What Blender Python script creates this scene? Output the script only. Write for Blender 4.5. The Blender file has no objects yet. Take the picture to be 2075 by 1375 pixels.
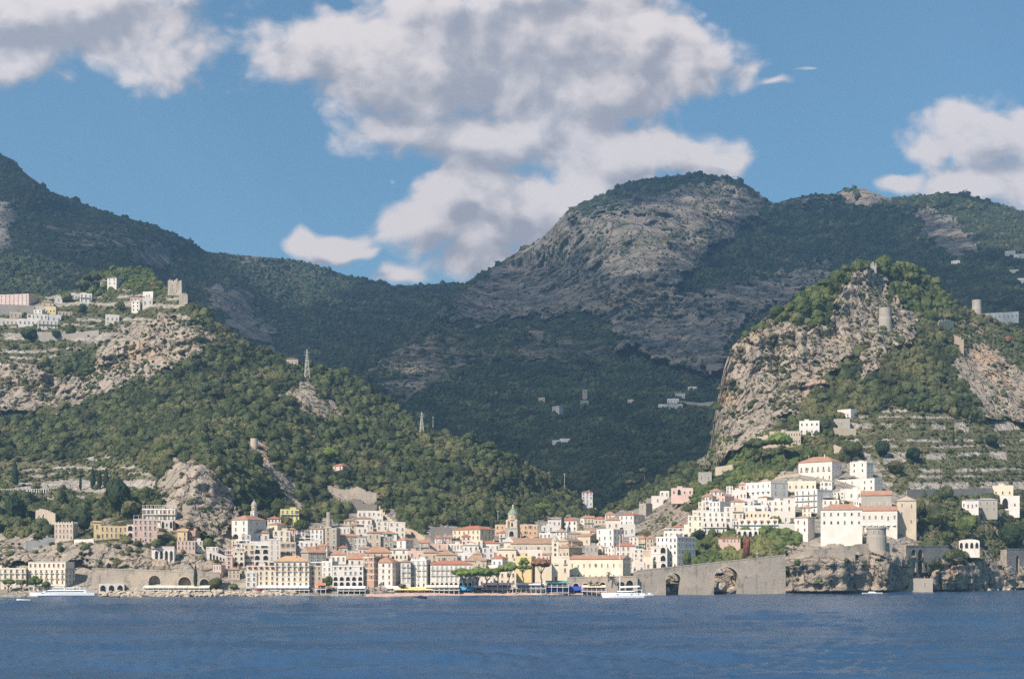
import bpy, bmesh, math, random
import numpy as np
from mathutils import Vector, Matrix
R = math.radians
sc = bpy.context.scene
col = sc.collection
# ------------------------------------------------------------------ camera, sky, sun, exposure
FPX, CXP, HYP, CAMH, K = 2882.0, 1037.5, 1150.0, 19.2, 1.6
cam_d = bpy.data.cameras.new('camera'); cam = bpy.data.objects.new('camera', cam_d); col.objects.link(cam)
cam.location = (0, 0, CAMH); cam.rotation_euler = (R(90), 0, 0)
cam_d.sensor_width = 36; cam_d.lens = 50; cam_d.shift_y = (HYP-687.5)/2075
cam_d.clip_start = 0.5; cam_d.clip_end = 60000
sc.camera = cam
SUN_AZ, SUN_EL = 40.0, 42.0          # degrees to the left of straight behind the camera, height
a, e = R(SUN_AZ), R(SUN_EL)
SUN = np.array([-math.sin(a)*math.cos(e), -math.cos(a)*math.cos(e), math.sin(e)])
sl = bpy.data.lights.new('sun', 'SUN'); sl.energy = 5.0; sl.angle = R(0.53); sl.color = (1.0, 0.905, 0.815)
so = bpy.data.objects.new('sun', sl); col.objects.link(so); so.location = (-300, -300, 500)
so.rotation_euler = Vector(SUN.tolist()).to_track_quat('Z', 'Y').to_euler()
sc.view_settings.view_transform = 'Standard'; sc.view_settings.look = 'None'
sc.view_settings.gamma = 1; sc.view_settings.use_curve_mapping = False; sc.view_settings.exposure = 0.76
sc.cycles.max_bounces = 5; sc.cycles.diffuse_bounces = 2; sc.cycles.volume_bounces = 0
sc.cycles.caustics_reflective = False; sc.cycles.caustics_refractive = False
sc.cycles.use_denoising = False
sc.cycles.volume_step_rate = 20; sc.cycles.sample_clamp_indirect = 4

class NT:
    """small helper for node trees"""
    def __init__(s, nt): s.nt = nt; nt.nodes.clear()
    def n(s, t, **kw):
        nd = s.nt.nodes.new(t)
        for k, v in kw.items():
            if k.startswith('_'): setattr(nd, k[1:], v)
        for k, v in kw.items():
            if k.startswith('_'): continue
            key = int(k[1:]) if k[0] == 'i' and k[1:].isdigit() else k.replace('_', ' ')
            s.set(nd.inputs[key], v)
        return nd
    def set(s, inp, v):
        if isinstance(v, bpy.types.NodeSocket): s.nt.links.new(v, inp)
        elif isinstance(v, bpy.types.Node): s.nt.links.new(v.outputs[0], inp)
        else:
            if hasattr(inp.default_value, '__len__') and not hasattr(v, '__len__'): v = (v,)*len(inp.default_value)
            if hasattr(inp.default_value, '__len__') and len(inp.default_value) == 4 and len(v) == 3: v = (*v, 1)
            inp.default_value = v
    def m(s, op, a, b=None, c=None, clamp=False):
        nd = s.nt.nodes.new('ShaderNodeMath'); nd.operation = op; nd.use_clamp = clamp
        s.set(nd.inputs[0], a)
        if b is not None: s.set(nd.inputs[1], b)
        if c is not None: s.set(nd.inputs[2], c)
        return nd.outputs[0]
    def v(s, op, a, b=None):
        nd = s.nt.nodes.new('ShaderNodeVectorMath'); nd.operation = op
        s.set(nd.inputs[0], a)
        if b is not None:
            s.set(nd.inputs[3 if op == 'SCALE' else 1], b)
        return nd.outputs['Value' if op in ('DOT_PRODUCT', 'LENGTH') else 'Vector']
    def mix(s, f, a, b):
        nd = s.nt.nodes.new('ShaderNodeMix'); nd.data_type = 'RGBA'
        s.set(nd.inputs[0], f); s.set(nd.inputs[6], a); s.set(nd.inputs[7], b)
        return nd.outputs[2]
    def ss(s, x, lo, hi):
        nd = s.nt.nodes.new('ShaderNodeMapRange'); nd.interpolation_type = 'SMOOTHSTEP'
        s.set(nd.inputs[0], x); nd.inputs[1].default_value = lo; nd.inputs[2].default_value = hi
        return nd.outputs[0]
    def noise(s, vec, scale, det=4, rough=.55, dist=0):
        nd = s.nt.nodes.new('ShaderNodeTexNoise'); s.set(nd.inputs['Vector'], vec)
        nd.inputs['Scale'].default_value = scale; nd.inputs['Detail'].default_value = det
        nd.inputs['Roughness'].default_value = rough; nd.inputs['Distortion'].default_value = dist
        return nd.outputs['Fac']

# ---- world: Nishita sky with cumulus clouds at infinity, laid out by direction
world = bpy.data.worlds.new('World'); sc.world = world; world.use_nodes = True
W = NT(world.node_tree)
sky = W.n('ShaderNodeTexSky', _sky_type='NISHITA', _sun_disc=False, _sun_elevation=R(SUN_EL), _sun_rotation=R(180+SUN_AZ),
          _air_density=1.0, _dust_density=0.4, _ozone_density=2.5)
tc = W.n('ShaderNodeTexCoord').outputs['Generated']
sep = W.n('ShaderNodeSeparateXYZ', Vector=tc)
yy = W.m('MAXIMUM', sep.outputs[1], 0.02)
uu = W.m('DIVIDE', sep.outputs[0], yy); vv = W.m('DIVIDE', sep.outputs[2], yy)
uv0 = W.n('ShaderNodeCombineXYZ', X=uu, Y=vv).outputs[0]
BL = [(90,40,330,100,1.15),(30,150,130,50,.95),(300,30,170,60,.8),(330,140,80,30,.3),
 (640,110,120,75,1),(760,170,140,80,1),(860,90,190,110,1.1),(1030,130,240,140,1.2),(1225,120,205,140,1.2),(1370,70,80,60,1),
 (820,255,120,62,1.05),(980,270,200,75,1.15),(1190,290,200,70,1.1),(1370,290,120,62,1),(1470,310,60,22,.7),
 (1180,345,90,40,.8),(570,120,45,40,.8),
 (930,410,120,70,1.05),(1050,440,150,80,1.1),(860,470,90,60,1),(990,530,160,50,1),(810,555,70,28,.8),(1180,390,90,60,.9),(1300,370,70,30,.7),
 (690,492,75,36,.9),(615,478,34,36,.8),(800,368,26,20,.6),(740,510,60,25,.6),(560,540,60,20,.0),
 (2010,280,150,72,1.15),(1900,310,70,40,.9),(2050,380,140,58,1.1),(1796,378,48,24,.95),(2075,230,70,30,.8),
 (1478,185,26,22,.25),(1592,168,60,20,.32),(1650,152,60,12,.2),(1702,208,54,12,.16)]
def cloud_density(uv0):
    wn = W.n('ShaderNodeTexNoise', Vector=uv0, Scale=9.0, Detail=3.0, Roughness=.6)
    uv = W.v('ADD', uv0, W.v('MULTIPLY', W.v('SUBTRACT', wn.outputs['Color'], (.5, .5, .5)), (.06, .045, 0)))
    dens = None
    for (bx, by, rx, ry, wt) in BL:
        if wt <= 0: continue
        c = ((bx-CXP)/FPX, (HYP-by)/FPX, 0)
        q = W.v('MULTIPLY', W.v('SUBTRACT', uv, c), (FPX/rx/1.15, FPX/ry/1.15, 0))
        dd = W.m('SUBTRACT', wt, W.v('LENGTH', q))
        dens = dd if dens is None else W.n('ShaderNodeMath', _operation='SMOOTH_MAX', i0=dens, i1=dd, i2=.35).outputs[0]
    uvn = W.v('MULTIPLY', uv, (1, 1.3, 1))
    na = W.noise(uvn, 12, 8, .62, .2)
    vo = W.n('ShaderNodeTexVoronoi', _feature='SMOOTH_F1', Vector=uvn, Scale=17.0, Detail=2.5, Roughness=.55, Smoothness=.55, Lacunarity=2.2)
    t = W.m('ADD', W.m('MULTIPLY', W.m('SUBTRACT', na, .5), 1.5), W.m('MULTIPLY', W.m('SUBTRACT', .42, vo.outputs['Distance']), .8))
    return W.m('ADD', W.m('ADD', W.m('MINIMUM', dens, .9), t), .50), dens
dA, rawd = cloud_density(uv0)
dB, _ = cloud_density(W.v('ADD', uv0, (-.0115, .0150, 0)))
d2 = dA
nl = W.noise(W.v('MULTIPLY', W.v('ADD', uv0, (3, 3, 0)), (1, 1.3, 1)), 6, 3, .55)
alpha = W.ss(d2, .0, .52)
lit = W.m('MULTIPLY', W.m('SUBTRACT', dA, dB), 1.1)
lit = W.m('ADD', lit, W.m('MULTIPLY', W.m('SUBTRACT', nl, .5), 1.9))
lit = W.m('SUBTRACT', W.m('ADD', lit, .70), W.m('MULTIPLY', W.ss(rawd, .3, 1.0), .40))
lit = W.m('ADD', lit, 0, clamp=True)
CLOUD = W.mix(W.ss(lit, 0, 1), (.30, .275, .285), (.69, .60, .555))
skyc = W.v('MULTIPLY', sky.outputs[0], (.060, .079, .0785))
fin = W.mix(W.m('MULTIPLY', alpha, .96), skyc, CLOUD)
bg = W.n('ShaderNodeBackground', Color=fin, Strength=1.0)
# everywhere else: the same sky with scattered generic cumulus
gen = W.ss(W.noise(W.v('MULTIPLY', tc, (1, 1, 2.2)), 3.0, 4, .6), .54, .68)
gen = W.m('MULTIPLY', gen, W.m('MAXIMUM', W.ss(vv, .47, .62), W.ss(sep.outputs[1], .5, .1)))
bg2 = W.n('ShaderNodeBackground', Color=W.mix(W.m('MULTIPLY', gen, .8), skyc, (.50, .44, .43)), Strength=1.0)
part_ = W.m('MULTIPLY', W.m('LESS_THAN', vv, .47), W.m('MULTIPLY', W.m('GREATER_THAN', sep.outputs[1], .3), W.m('MULTIPLY', W.m('LESS_THAN', W.m('ABSOLUTE', uu), .6), W.m('GREATER_THAN', vv, .1))))
W.n('ShaderNodeOutputWorld', Surface=W.n('ShaderNodeMixShader', i0=part_, i1=bg2.outputs[0], i2=bg.outputs[0]))
world.cycles.sampling_method = 'MANUAL'; world.cycles.sample_map_resolution = 512

# ------------------------------------------------------------------ helpers
def P(px, py, d):
    D = d*K
    return np.array([(px-CXP)*D/FPX, D, CAMH+(HYP-py)*D/FPX])
def link(o, parent=None, label=None, cat=None, group=None, kind=None):
    col.objects.link(o)
    if parent is not None: o.parent = parent
    tag(o, label, cat, group, kind); return o
def tag(o, label=None, cat=None, group=None, kind=None):
    if label: o['label'] = label
    if cat: o['category'] = cat
    if group: o['group'] = group
    if kind: o['kind'] = kind
def empty(name, loc, rz=0, **kw):
    o = bpy.data.objects.new(name, None); o.empty_display_size = 1
    o.location = loc; o.rotation_euler = (0, 0, rz)
    return link(o, **kw)
def mesh_np(name, V, F, mats, smooth=False, mi=None, attr=None):
    V = np.asarray(V, np.float32); F = np.asarray(F, np.int32)
    me = bpy.data.meshes.new(name); n = F.shape[1]
    me.vertices.add(len(V)); me.vertices.foreach_set('co', V.ravel())
    me.loops.add(F.size); me.loops.foreach_set('vertex_index', F.ravel())
    me.polygons.add(len(F)); me.polygons.foreach_set('loop_start', np.arange(0, F.size, n, dtype=np.int32))
    me.polygons.foreach_set('loop_total', np.full(len(F), n, np.int32))
    me.polygons.foreach_set('use_smooth', np.full(len(F), smooth, bool))
    for m_ in (mats if isinstance(mats, (list, tuple)) else [mats]): me.materials.append(m_)
    if mi is not None: me.polygons.foreach_set('material_index', np.asarray(mi, np.int32))
    if attr is not None:
        ca = me.color_attributes.new('cover', 'FLOAT_COLOR', 'POINT'); ca.data.foreach_set('color', np.asarray(attr, np.float32).ravel())
    me.update(calc_edges=True); me.validate()
    return me
def ob(name, me, parent=None, **kw):
    return link(bpy.data.objects.new(name, me), parent, **kw)

def _h(ix, iy, iz, seed):
    n = (ix*374761393 + iy*668265263 + iz*2147483647 + seed*974634777) & 0xffffffff
    n = ((n ^ (n >> 13))*1274126177) & 0xffffffff
    n = (n ^ (n >> 16)) & 0xffffffff
    return (n & 0xffff)/65535.0*2-1
def vnoise(p, seed=0):
    p = np.asarray(p, float); i = np.floor(p).astype(np.int64); f = p-i; f = f*f*(3-2*f)
    out = 0
    for dx in (0, 1):
        for dy in (0, 1):
            for dz in (0, 1):
                w = (f[..., 0] if dx else 1-f[..., 0])*(f[..., 1] if dy else 1-f[..., 1])*(f[..., 2] if dz else 1-f[..., 2])
                out = out + w*_h(i[..., 0]+dx, i[..., 1]+dy, i[..., 2]+dz, seed)
    return out
def fbm(p, scale, octv=4, seed=0, rough=.5, ridge=False):
    p = np.asarray(p, float)/scale; s = 0; a_ = 1; t = 0
    for k in range(octv):
        n = vnoise(p, seed+k*17)
        if ridge: n = 1-2*np.abs(n)
        s = s+a_*n; t += a_; a_ *= rough; p = p*2.03+7.1
    return s/t
def inpoly(x, y, poly):
    r = np.zeros(np.shape(x), bool); n = len(poly); j = n-1
    for i in range(n):
        xi, yi = poly[i]; xj, yj = poly[j]
        c = ((yi > y) != (yj > y)) & (x < (xj-xi)*(y-yi)/(yj-yi+1e-9)+xi)
        r ^= c; j = i
    return r

# ------------------------------------------------------------------ materials
MATS = {}
def mat(name, color, rough=.85, spec=.25, var=0, vs=1.0, bump=0, bs=4.0, metal=0):
    if name in MATS: return MATS[name]
    m_ = bpy.data.materials.new(name); m_.use_nodes = True; T = NT(m_.node_tree)
    b = T.n('ShaderNodeBsdfPrincipled', Roughness=rough, Metallic=metal); b.inputs['Specular IOR Level'].default_value = spec
    pos = T.n('ShaderNodeNewGeometry').outputs['Position']
    c = color
    if var:
        nn = T.noise(pos, vs, 5, .65)
        c = T.mix(T.ss(nn, .25, .75), tuple(v*(1-var) for v in color), tuple(min(1, v*(1+var)) for v in color))
    T.set(b.inputs['Base Color'], c)
    if bump:
        bp = T.n('ShaderNodeBump', Strength=bump, Distance=.4, Height=T.noise(pos, bs, 4, .6)); T.set(b.inputs['Normal'], bp.outputs[0])
    T.n('ShaderNodeOutputMaterial', Surface=b)
    MATS[name] = m_; return m_
def wallmat(name, color, stain=.35, vary=.20):
    """plaster: slow tone drift, damp streaks running down, small blotches"""
    if name in MATS: return MATS[name]
    m_ = bpy.data.materials.new(name); m_.use_nodes = True; T = NT(m_.node_tree)
    b = T.n('ShaderNodeBsdfPrincipled', Roughness=.9); b.inputs['Specular IOR Level'].default_value = .15
    pos = T.n('ShaderNodeNewGeometry').outputs['Position']
    st = T.noise(T.v('MULTIPLY', pos, (1, 1, .16)), .9, 5, .65)
    bl = T.noise(pos, .11, 4, .6)
    fine = T.noise(pos, 2.2, 3, .7)
    c = T.mix(T.ss(bl, .3, .7), tuple(v*.86 for v in color), tuple(min(.84, v*1.08) for v in color))
    rnd = T.n('ShaderNodeObjectInfo').outputs['Random']
    c = T.mix(T.m('MULTIPLY', rnd, .75), c, tuple(v*f*(1-vary) for v, f in zip(color, (1.05, .99, .93))))
    dirt = tuple(v*f for v, f in zip(color, (.66, .61, .56)))
    c = T.mix(T.m('MULTIPLY', T.ss(st, .52, .8), stain*1.6), c, dirt)
    c = T.mix(T.m('MULTIPLY', T.ss(fine, .55, .8), stain*.6), c, dirt)
    T.set(b.inputs['Base Color'], c)
    T.n('ShaderNodeOutputMaterial', Surface=b); MATS[name] = m_; return m_
def masonry(name, color):
    m_ = bpy.data.materials.new(name); m_.use_nodes = True; T = NT(m_.node_tree)
    b = T.n('ShaderNodeBsdfPrincipled', Roughness=.95); b.inputs['Specular IOR Level'].default_value = .1
    pos = T.n('ShaderNodeTexCoord').outputs['Object']; sp = T.n('ShaderNodeSeparateXYZ', Vector=pos)
    pv = T.n('ShaderNodeCombineXYZ', X=sp.outputs[0], Y=sp.outputs[2]).outputs[0]
    br = T.n('ShaderNodeTexBrick', Vector=pv, Scale=.5, Color1=tuple(v*1.05 for v in color), Color2=tuple(v*.93 for v in color), Mortar=tuple(v*.88 for v in color))
    br.inputs['Mortar Size'].default_value = .04; br.inputs['Brick Width'].default_value = 1.3; br.inputs['Row Height'].default_value = .75
    c = T.mix(T.ss(T.noise(T.v('MULTIPLY', pos, (1, 1, .12)), .30, 6, .68), .48, .7), br.outputs[0], tuple(v*.58 for v in color))
    c = T.mix(T.m('MULTIPLY', T.ss(T.noise(pos, .055, 5, .65), .46, .62), .75), c, tuple(v*f for v, f in zip(color, (1.25, 1.2, 1.15))))
    c = T.mix(T.m('MULTIPLY', T.ss(T.noise(T.v('ADD', pos, (70, 0, 0)), .09, 5, .7), .55, .68), .6), c, (.09, .10, .05))
    T.set(b.inputs['Base Color'], c)
    bp = T.n('ShaderNodeBump', Strength=.7, Distance=.5, Height=T.noise(pos, .8, 5, .7)); T.set(b.inputs['Normal'], bp.outputs[0])
    T.n('ShaderNodeOutputMaterial', Surface=b); MATS[name] = m_; return m_
def tilemat(name, c1, c2):
    if name in MATS: return MATS[name]
    m_ = bpy.data.materials.new(name); m_.use_nodes = True; T = NT(m_.node_tree)
    b = T.n('ShaderNodeBsdfPrincipled', Roughness=.9); b.inputs['Specular IOR Level'].default_value = .1
    geo = T.n('ShaderNodeNewGeometry'); pos = geo.outputs['Position']
    c = T.mix(T.ss(T.noise(pos, .35, 5, .7), .3, .7), c1, c2)
    c = T.mix(T.ss(T.noise(pos, 3.0, 3, .7), .52, .8), c, tuple(v*.6 for v in c1))
    T.set(b.inputs['Base Color'], c)
    wv = T.n('ShaderNodeTexWave', Vector=T.n('ShaderNodeTexCoord').outputs['Object'], Scale=.9, Distortion=.5)
    bp = T.n('ShaderNodeBump', Strength=.5, Distance=.2, Height=wv.outputs[1]); T.set(b.inputs['Normal'], bp.outputs[0])
    T.n('ShaderNodeOutputMaterial', Surface=b); MATS[name] = m_; return m_
def leafmat(name, c1, c2, c3, sc1=.09):
    m_ = bpy.data.materials.new(name); m_.use_nodes = True; T = NT(m_.node_tree)
    b = T.n('ShaderNodeBsdfPrincipled', Roughness=.75); b.inputs['Specular IOR Level'].default_value = .15
    pos = T.n('ShaderNodeNewGeometry').outputs['Position']
    c = T.mix(T.ss(T.noise(pos, sc1, 3, .6), .35, .65), c1, c2)
    c = T.mix(T.ss(T.noise(pos, .02, 4, .6), .48, .66), c, c3)
    c = T.mix(T.m('MULTIPLY', T.ss(T.noise(T.v('ADD', pos, (500, 0, 0)), .03, 4, .65), .47, .6), .6), c, tuple(v*.55 for v in c1))
    T.set(b.inputs['Base Color'], c)
    T.n('ShaderNodeOutputMaterial', Surface=b); MATS[name] = m_; return m_
def rockmat(name, veg1, veg2, rk1, rk2, rk3, zs, scl, bumpd, wallc=(.47, .41, .34), streak=(1, 1, .25)):
    """terrain: the 'cover' attribute carries rock (R), terrace wall (G), dry ground (B)"""
    m_ = bpy.data.materials.new(name); m_.use_nodes = True; T = NT(m_.node_tree)
    b = T.n('ShaderNodeBsdfPrincipled', Roughness=.95); b.inputs['Specular IOR Level'].default_value = .1
    pos = T.n('ShaderNodeNewGeometry').outputs['Position']
    at = T.n('ShaderNodeAttribute', _attribute_name='cover'); s3 = T.n('ShaderNodeSeparateColor', Color=at.outputs['Color'])
    big = T.noise(pos, scl*.25, 5, .6); fine = T.noise(pos, scl*2.2, 6, .68)
    st = T.noise(T.v('MULTIPLY', pos, streak), scl*1.1, 6, .65, .4)
    rk = T.mix(T.ss(st, .36, .62), rk1, rk2)
    rk = T.mix(T.m('MULTIPLY', T.ss(big, .5, .68), .7), rk, rk3)
    rk = T.mix(T.m('MULTIPLY', T.ss(fine, .52, .66), .6), rk, tuple(v*.40 for v in rk1))
    vo = T.n('ShaderNodeTexVoronoi', _feature='DISTANCE_TO_EDGE', Vector=T.v('ADD', T.v('MULTIPLY', pos, (1, 1, .6)), T.v('SCALE', T.n('ShaderNodeTexNoise', Vector=pos, Scale=scl*1.5).outputs['Color'], 14.0*.055/scl)), Scale=scl*1.05)
    vd = T.ss(vo.outputs['Distance'], .0, .06)
    rk = T.mix(T.m('ADD', T.m('MULTIPLY', vd, .65), .35), tuple(v*.45 for v in rk1), rk)
    vg = T.mix(T.ss(fine, .38, .64), veg1, veg2)
    dry = T.mix(T.ss(fine, .38, .62), (.16, .145, .075), (.30, .26, .16))
    vg = T.mix(s3.outputs[2], vg, dry)
    rm = T.ss(T.m('ADD', T.m('ADD', s3.outputs[0], T.m('MULTIPLY', T.m('SUBTRACT', big, .5), 1.1)), T.m('MULTIPLY', T.m('SUBTRACT', fine, .5), 1.3)), .38, .58)
    c = T.mix(rm, vg, rk)
    wl = T.mix(T.ss(fine, .38, .65), wallc, tuple(v*.6 for v in wallc))
    c = T.mix(s3.outputs[1], c, wl)
    T.set(b.inputs['Base Color'], c)
    h = T.m('ADD', T.m('ADD', T.m('MULTIPLY', st, 1.4), fine), T.m('MULTIPLY', vd, .4))
    bp = T.n('ShaderNodeBump', Strength=1.0, Distance=bumpd*1.8, Height=h); T.set(b.inputs['Normal'], bp.outputs[0])
    T.n('ShaderNodeOutputMaterial', Surface=b); MATS[name] = m_; return m_
rockmat('near_slope', (.038, .052, .018), (.095, .11, .04), (.445, .36, .275), (.325, .275, .215), (.50, .335, .21), 1, .055, 3.0)
rockmat('far_slope', (.030, .046, .022), (.065, .078, .034), (.32, .275, .225), (.20, .18, .155), (.42, .325, .21), 1, .016, 14.0, streak=(1, 1, .45))
leafmat('leaf_forest', (.034, .046, .018), (.092, .104, .038), (.125, .118, .048), .075)
leafmat('leaf_far', (.028, .046, .024), (.055, .074, .034), (.09, .095, .042), .03)
leafmat('leaf_pine', (.050, .070, .020), (.095, .115, .032), (.12, .125, .04), .2)
leafmat('leaf_scrub', (.045, .056, .022), (.10, .112, .042), (.14, .125, .06), .12)
leafmat('leaf_lush', (.05, .075, .025), (.12, .14, .042), (.15, .145, .05), .15)
leafmat('leaf_bright', (.085, .125, .03), (.16, .20, .05), (.17, .20, .06), .2)
leafmat('leaf_dark', (.018, .034, .016), (.035, .055, .022), (.04, .055, .02), .3)
leafmat('leaf_red', (.14, .05, .035), (.22, .08, .05), (.16, .08, .04), .3)
leafmat('leaf_brown', (.16, .08, .045), (.25, .13, .08), (.2, .11, .06), .3)
mat('bark', (.15, .10, .07), .95, .1, .3, 1.5)
# ------------------------------------------------------------------ water
def water_material():
    m_ = bpy.data.materials.new('sea_water'); m_.use_nodes = True; T = NT(m_.node_tree)
    b = T.n('ShaderNodeBsdfPrincipled', Roughness=.27, IOR=1.333)
    pos = T.n('ShaderNodeNewGeometry').outputs['Position']
    p1 = T.v('MULTIPLY', pos, (.55, 1, 1))
    big = T.noise(T.v('MULTIPLY', pos, (.25, 1, 1)), .012, 4, .6)
    c = T.mix(T.ss(big, .35, .65), (.016, .050, .105), (.028, .070, .138))
    T.set(b.inputs['Base Color'], c)
    n1 = T.noise(p1, .22, 6, .62, .6); n2 = T.noise(T.v('ADD', p1, (40, 9, 0)), 1.3, 4, .6)
    h = T.m('ADD', T.m('MULTIPLY', n1, 1.0), T.m('MULTIPLY', n2, .22))
    h = T.m('MULTIPLY', h, T.m('ADD', T.m('MULTIPLY', T.ss(big, .35, .7), .25), .75))
    bp = T.n('ShaderNodeBump', Strength=1.0, Distance=.9, Height=h); T.set(b.inputs['Normal'], bp.outputs[0])
    T.n('ShaderNodeOutputMaterial', Surface=b); return m_
def sea():
    ys_ = (CAMH*FPX/np.linspace(CAMH*FPX/60., 44, 420)); xs_ = np.linspace(-.47, .47, 760)
    Yg = ys_[:, None]*np.ones_like(xs_); Xg = Yg*xs_
    g = np.random.default_rng(2); Z = np.zeros_like(Xg)
    for k in range(46):     # wind sea: many short crests running roughly towards the shore
        lam = 1.3*1.11**k*.55+1.2; th = g.normal(0, .55)+.25; a_ = .0115*lam**.82; q = 2*math.pi/lam
        fade = np.clip(lam/(Yg*.0022), 0, 1)
        Z += (1.2 if lam < 9 else .95)*a_*np.sin(q*(Xg*math.sin(th)+Yg*math.cos(th))+g.uniform(0, 6.3))*(.35+.65*fade)
    gust = .7+.55*fbm(np.stack([Xg/3.5, Yg, Xg*0], -1), 60, 3, 5)
    Z = Z*np.clip(gust, .25, 1.3)*np.clip((.47-np.abs(xs_))/.03, 0, 1)*np.clip((Yg-ys_.min())/12, 0, 1)*np.clip((ys_.max()-Yg)/40, 0, 1)
    Vg = np.stack([Xg, Yg, Z], -1).reshape(-1, 3); F = quads(*Xg.shape); n0 = len(Vg)
    ko = .47; c4 = [(-ko*ys_[0], ys_[0]), (ko*ys_[0], ys_[0]), (ko*ys_[-1], ys_[-1]), (-ko*ys_[-1], ys_[-1])]
    o4 = [(-14000, -9000), (14000, -9000), (14000, 2600), (-14000, 2600)]
    V2 = np.array([(x, y, 0) for x, y in c4+o4]); R4 = [[n0+i, n0+4+i, n0+4+(i+1) % 4, n0+(i+1) % 4] for i in range(4)]
    ob('sea_water', mesh_np('sea_water', np.r_[Vg, V2], np.r_[F, R4], water_material(), True), kind='structure')
def quads(nr, nc):
    i = np.arange(nr-1)[:, None]*nc+np.arange(nc-1)[None]
    return np.stack([i, i+1, i+1+nc, i+nc], -1).reshape(-1, 4)
sea()

# ------------------------------------------------------------------ near terrain, given as depth over the slopes
WL = [(-700,1210),(0,1209),(400,1208),(740,1207),(1000,1206),(1300,1204),(1600,1201),(1850,1199),(2075,1194),(2800,1190)]
def yw(px): return np.interp(px, [p[0] for p in WL], [p[1] for p in WL])
def dwl(px): return CAMH/K*FPX/(yw(px)-HYP)
RIDGE = [(-700,640),(-200,600),(0,598),(60,594),(100,600),(160,585),(185,560),(215,548),(260,545),(300,552),(332,575),(345,592),(375,600),(400,628),(450,662),(500,698),
 (560,724),(600,735),(640,745),(700,752),(760,792),(830,842),(850,868),(960,892),(1050,932),(1120,972),(1165,1008),(1180,1040),(1205,1050),
 (1230,1036),(1300,992),(1380,948),(1432,922),(1440,900),(1447,850),(1455,800),(1470,735),(1485,700),(1525,668),(1548,645),(1580,625),(1620,600),(1650,585),(1690,570),
 (1705,548),(1750,534),(1800,530),(1860,548),(1900,575),(1920,605),(1960,628),(2000,642),(2075,668),(2250,700),(2800,820)]
CP = [(0,1195,605),(0,1150,622),(0,1120,640),(0,1090,665),(0,1000,740),(0,940,800),(0,830,900),(0,700,960),(0,640,1010),(0,590,1080),
 (200,1190,608),(200,1160,618),(200,1100,632),(200,1080,650),(200,1000,740),(200,930,800),(200,800,910),(200,680,965),(200,600,1060),(240,540,1120),
 (400,1190,612),(400,1150,622),(400,1110,645),(400,1060,665),(400,940,700),(400,900,760),(400,800,880),(400,700,930),(380,600,985),
 (600,1192,614),(600,1186,618),(600,1140,652),(600,1080,705),(600,1030,760),(600,900,840),(600,800,900),(600,730,960),
 (800,1192,620),(800,1186,625),(800,1140,665),(800,1080,740),(800,1020,800),(800,900,900),(800,830,960),
 (1000,1192,628),(1000,1184,636),(1000,1140,680),(1000,1090,760),(1000,1050,830),(1000,960,900),(1000,900,960),
 (1200,1192,638),(1200,1175,650),(1200,1130,690),(1200,1090,760),(1200,1060,860),(1200,1040,940),
 (1300,1188,650),(1300,1150,672),(1300,1100,730),(1300,1050,830),(1300,1000,980),
 (1400,1160,665),(1400,1120,690),(1400,1060,740),(1400,1000,810),(1400,950,950),(1432,925,900),
 (1500,1140,680),(1500,1080,715),(1500,1000,790),(1500,930,850),(1500,850,890),(1500,700,920),
 (1590,1170,672),(1600,1108,694),(1700,1170,676),(1700,1108,694),(1700,1060,735),(1700,1000,770),(1700,920,830),(1700,830,880),(1700,700,930),(1700,600,950),(1750,535,980),
 (1840,1170,693),(1840,1110,710),(1900,1130,722),(1900,1060,760),(1900,1000,800),(1900,900,860),(1900,750,930),(1900,650,1000),(1900,575,1060),
 (2075,1160,790),(2075,1110,805),(2075,1040,835),(2075,900,900),(2075,780,970),(2075,668,1080)]
CP += [(-400,y,d+10) for x,y,d in CP if x == 0]+[(2500,y,d+30) for x,y,d in CP if x == 2075]
CP += [(x, y+2, dwl(x)) for x, y in WL]
cp = np.array(CP, float)
def _tps(r2): return np.where(r2 > 0, r2*np.log(r2+1e-12), 0)
_S = np.array([1/300., 1/150.])
cxy = cp[:, :2]*_S
A = _tps(((cxy[:, None]-cxy[None])**2).sum(-1))+np.eye(len(cp))*.012
Q = np.c_[np.ones(len(cp)), cxy]; M_ = np.block([[A, Q], [Q.T, np.zeros((3, 3))]])
sol = np.linalg.solve(M_, np.r_[cp[:, 2], 0, 0, 0])
def d_rbf(x, y):
    x = np.asarray(x, float); y = np.asarray(y, float); q = np.stack([x.ravel(), y.ravel()], 1)*_S; o = np.empty(len(q))
    for i in range(0, len(q), 40000):
        b = q[i:i+40000]; o[i:i+40000] = _tps(((b[:, None]-cxy[None])**2).sum(-1))@sol[:-3]+np.c_[np.ones(len(b)), b]@sol[-3:]
    return o.reshape(x.shape)
def make_grid(x0, x1, dx, ridge, bottom, nr):
    xs = np.arange(x0, x1+dx, dx); top = np.interp(xs, [p[0] for p in ridge], [p[1] for p in ridge])
    t = np.linspace(0, 1, nr)[:, None]; bot = bottom(xs)
    return np.broadcast_to(xs, (nr, len(xs))).copy(), bot+(top-bot)*t
def paint(X, Y, specs, base, jit=9, seed=3):
    n1 = vnoise(np.stack([X/17, Y/12, X*0], -1), seed); n2 = vnoise(np.stack([X/17, Y/12, X*0+5], -1), seed+1)
    n3 = vnoise(np.stack([X/6, Y/5, X*0], -1), seed+2); n4 = vnoise(np.stack([X/6, Y/5, X*0+9], -1), seed+4)
    xj, yj = X+jit*n1+jit*.5*n3, Y+jit*n2+jit*.5*n4
    out = np.empty(X.shape+(len(base),)); out[:] = base
    for poly, val in specs:
        k = inpoly(xj, yj, poly)
        for i, v_ in enumerate(val):
            if v_ is not None: out[..., i][k] = v_
    return out
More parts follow.
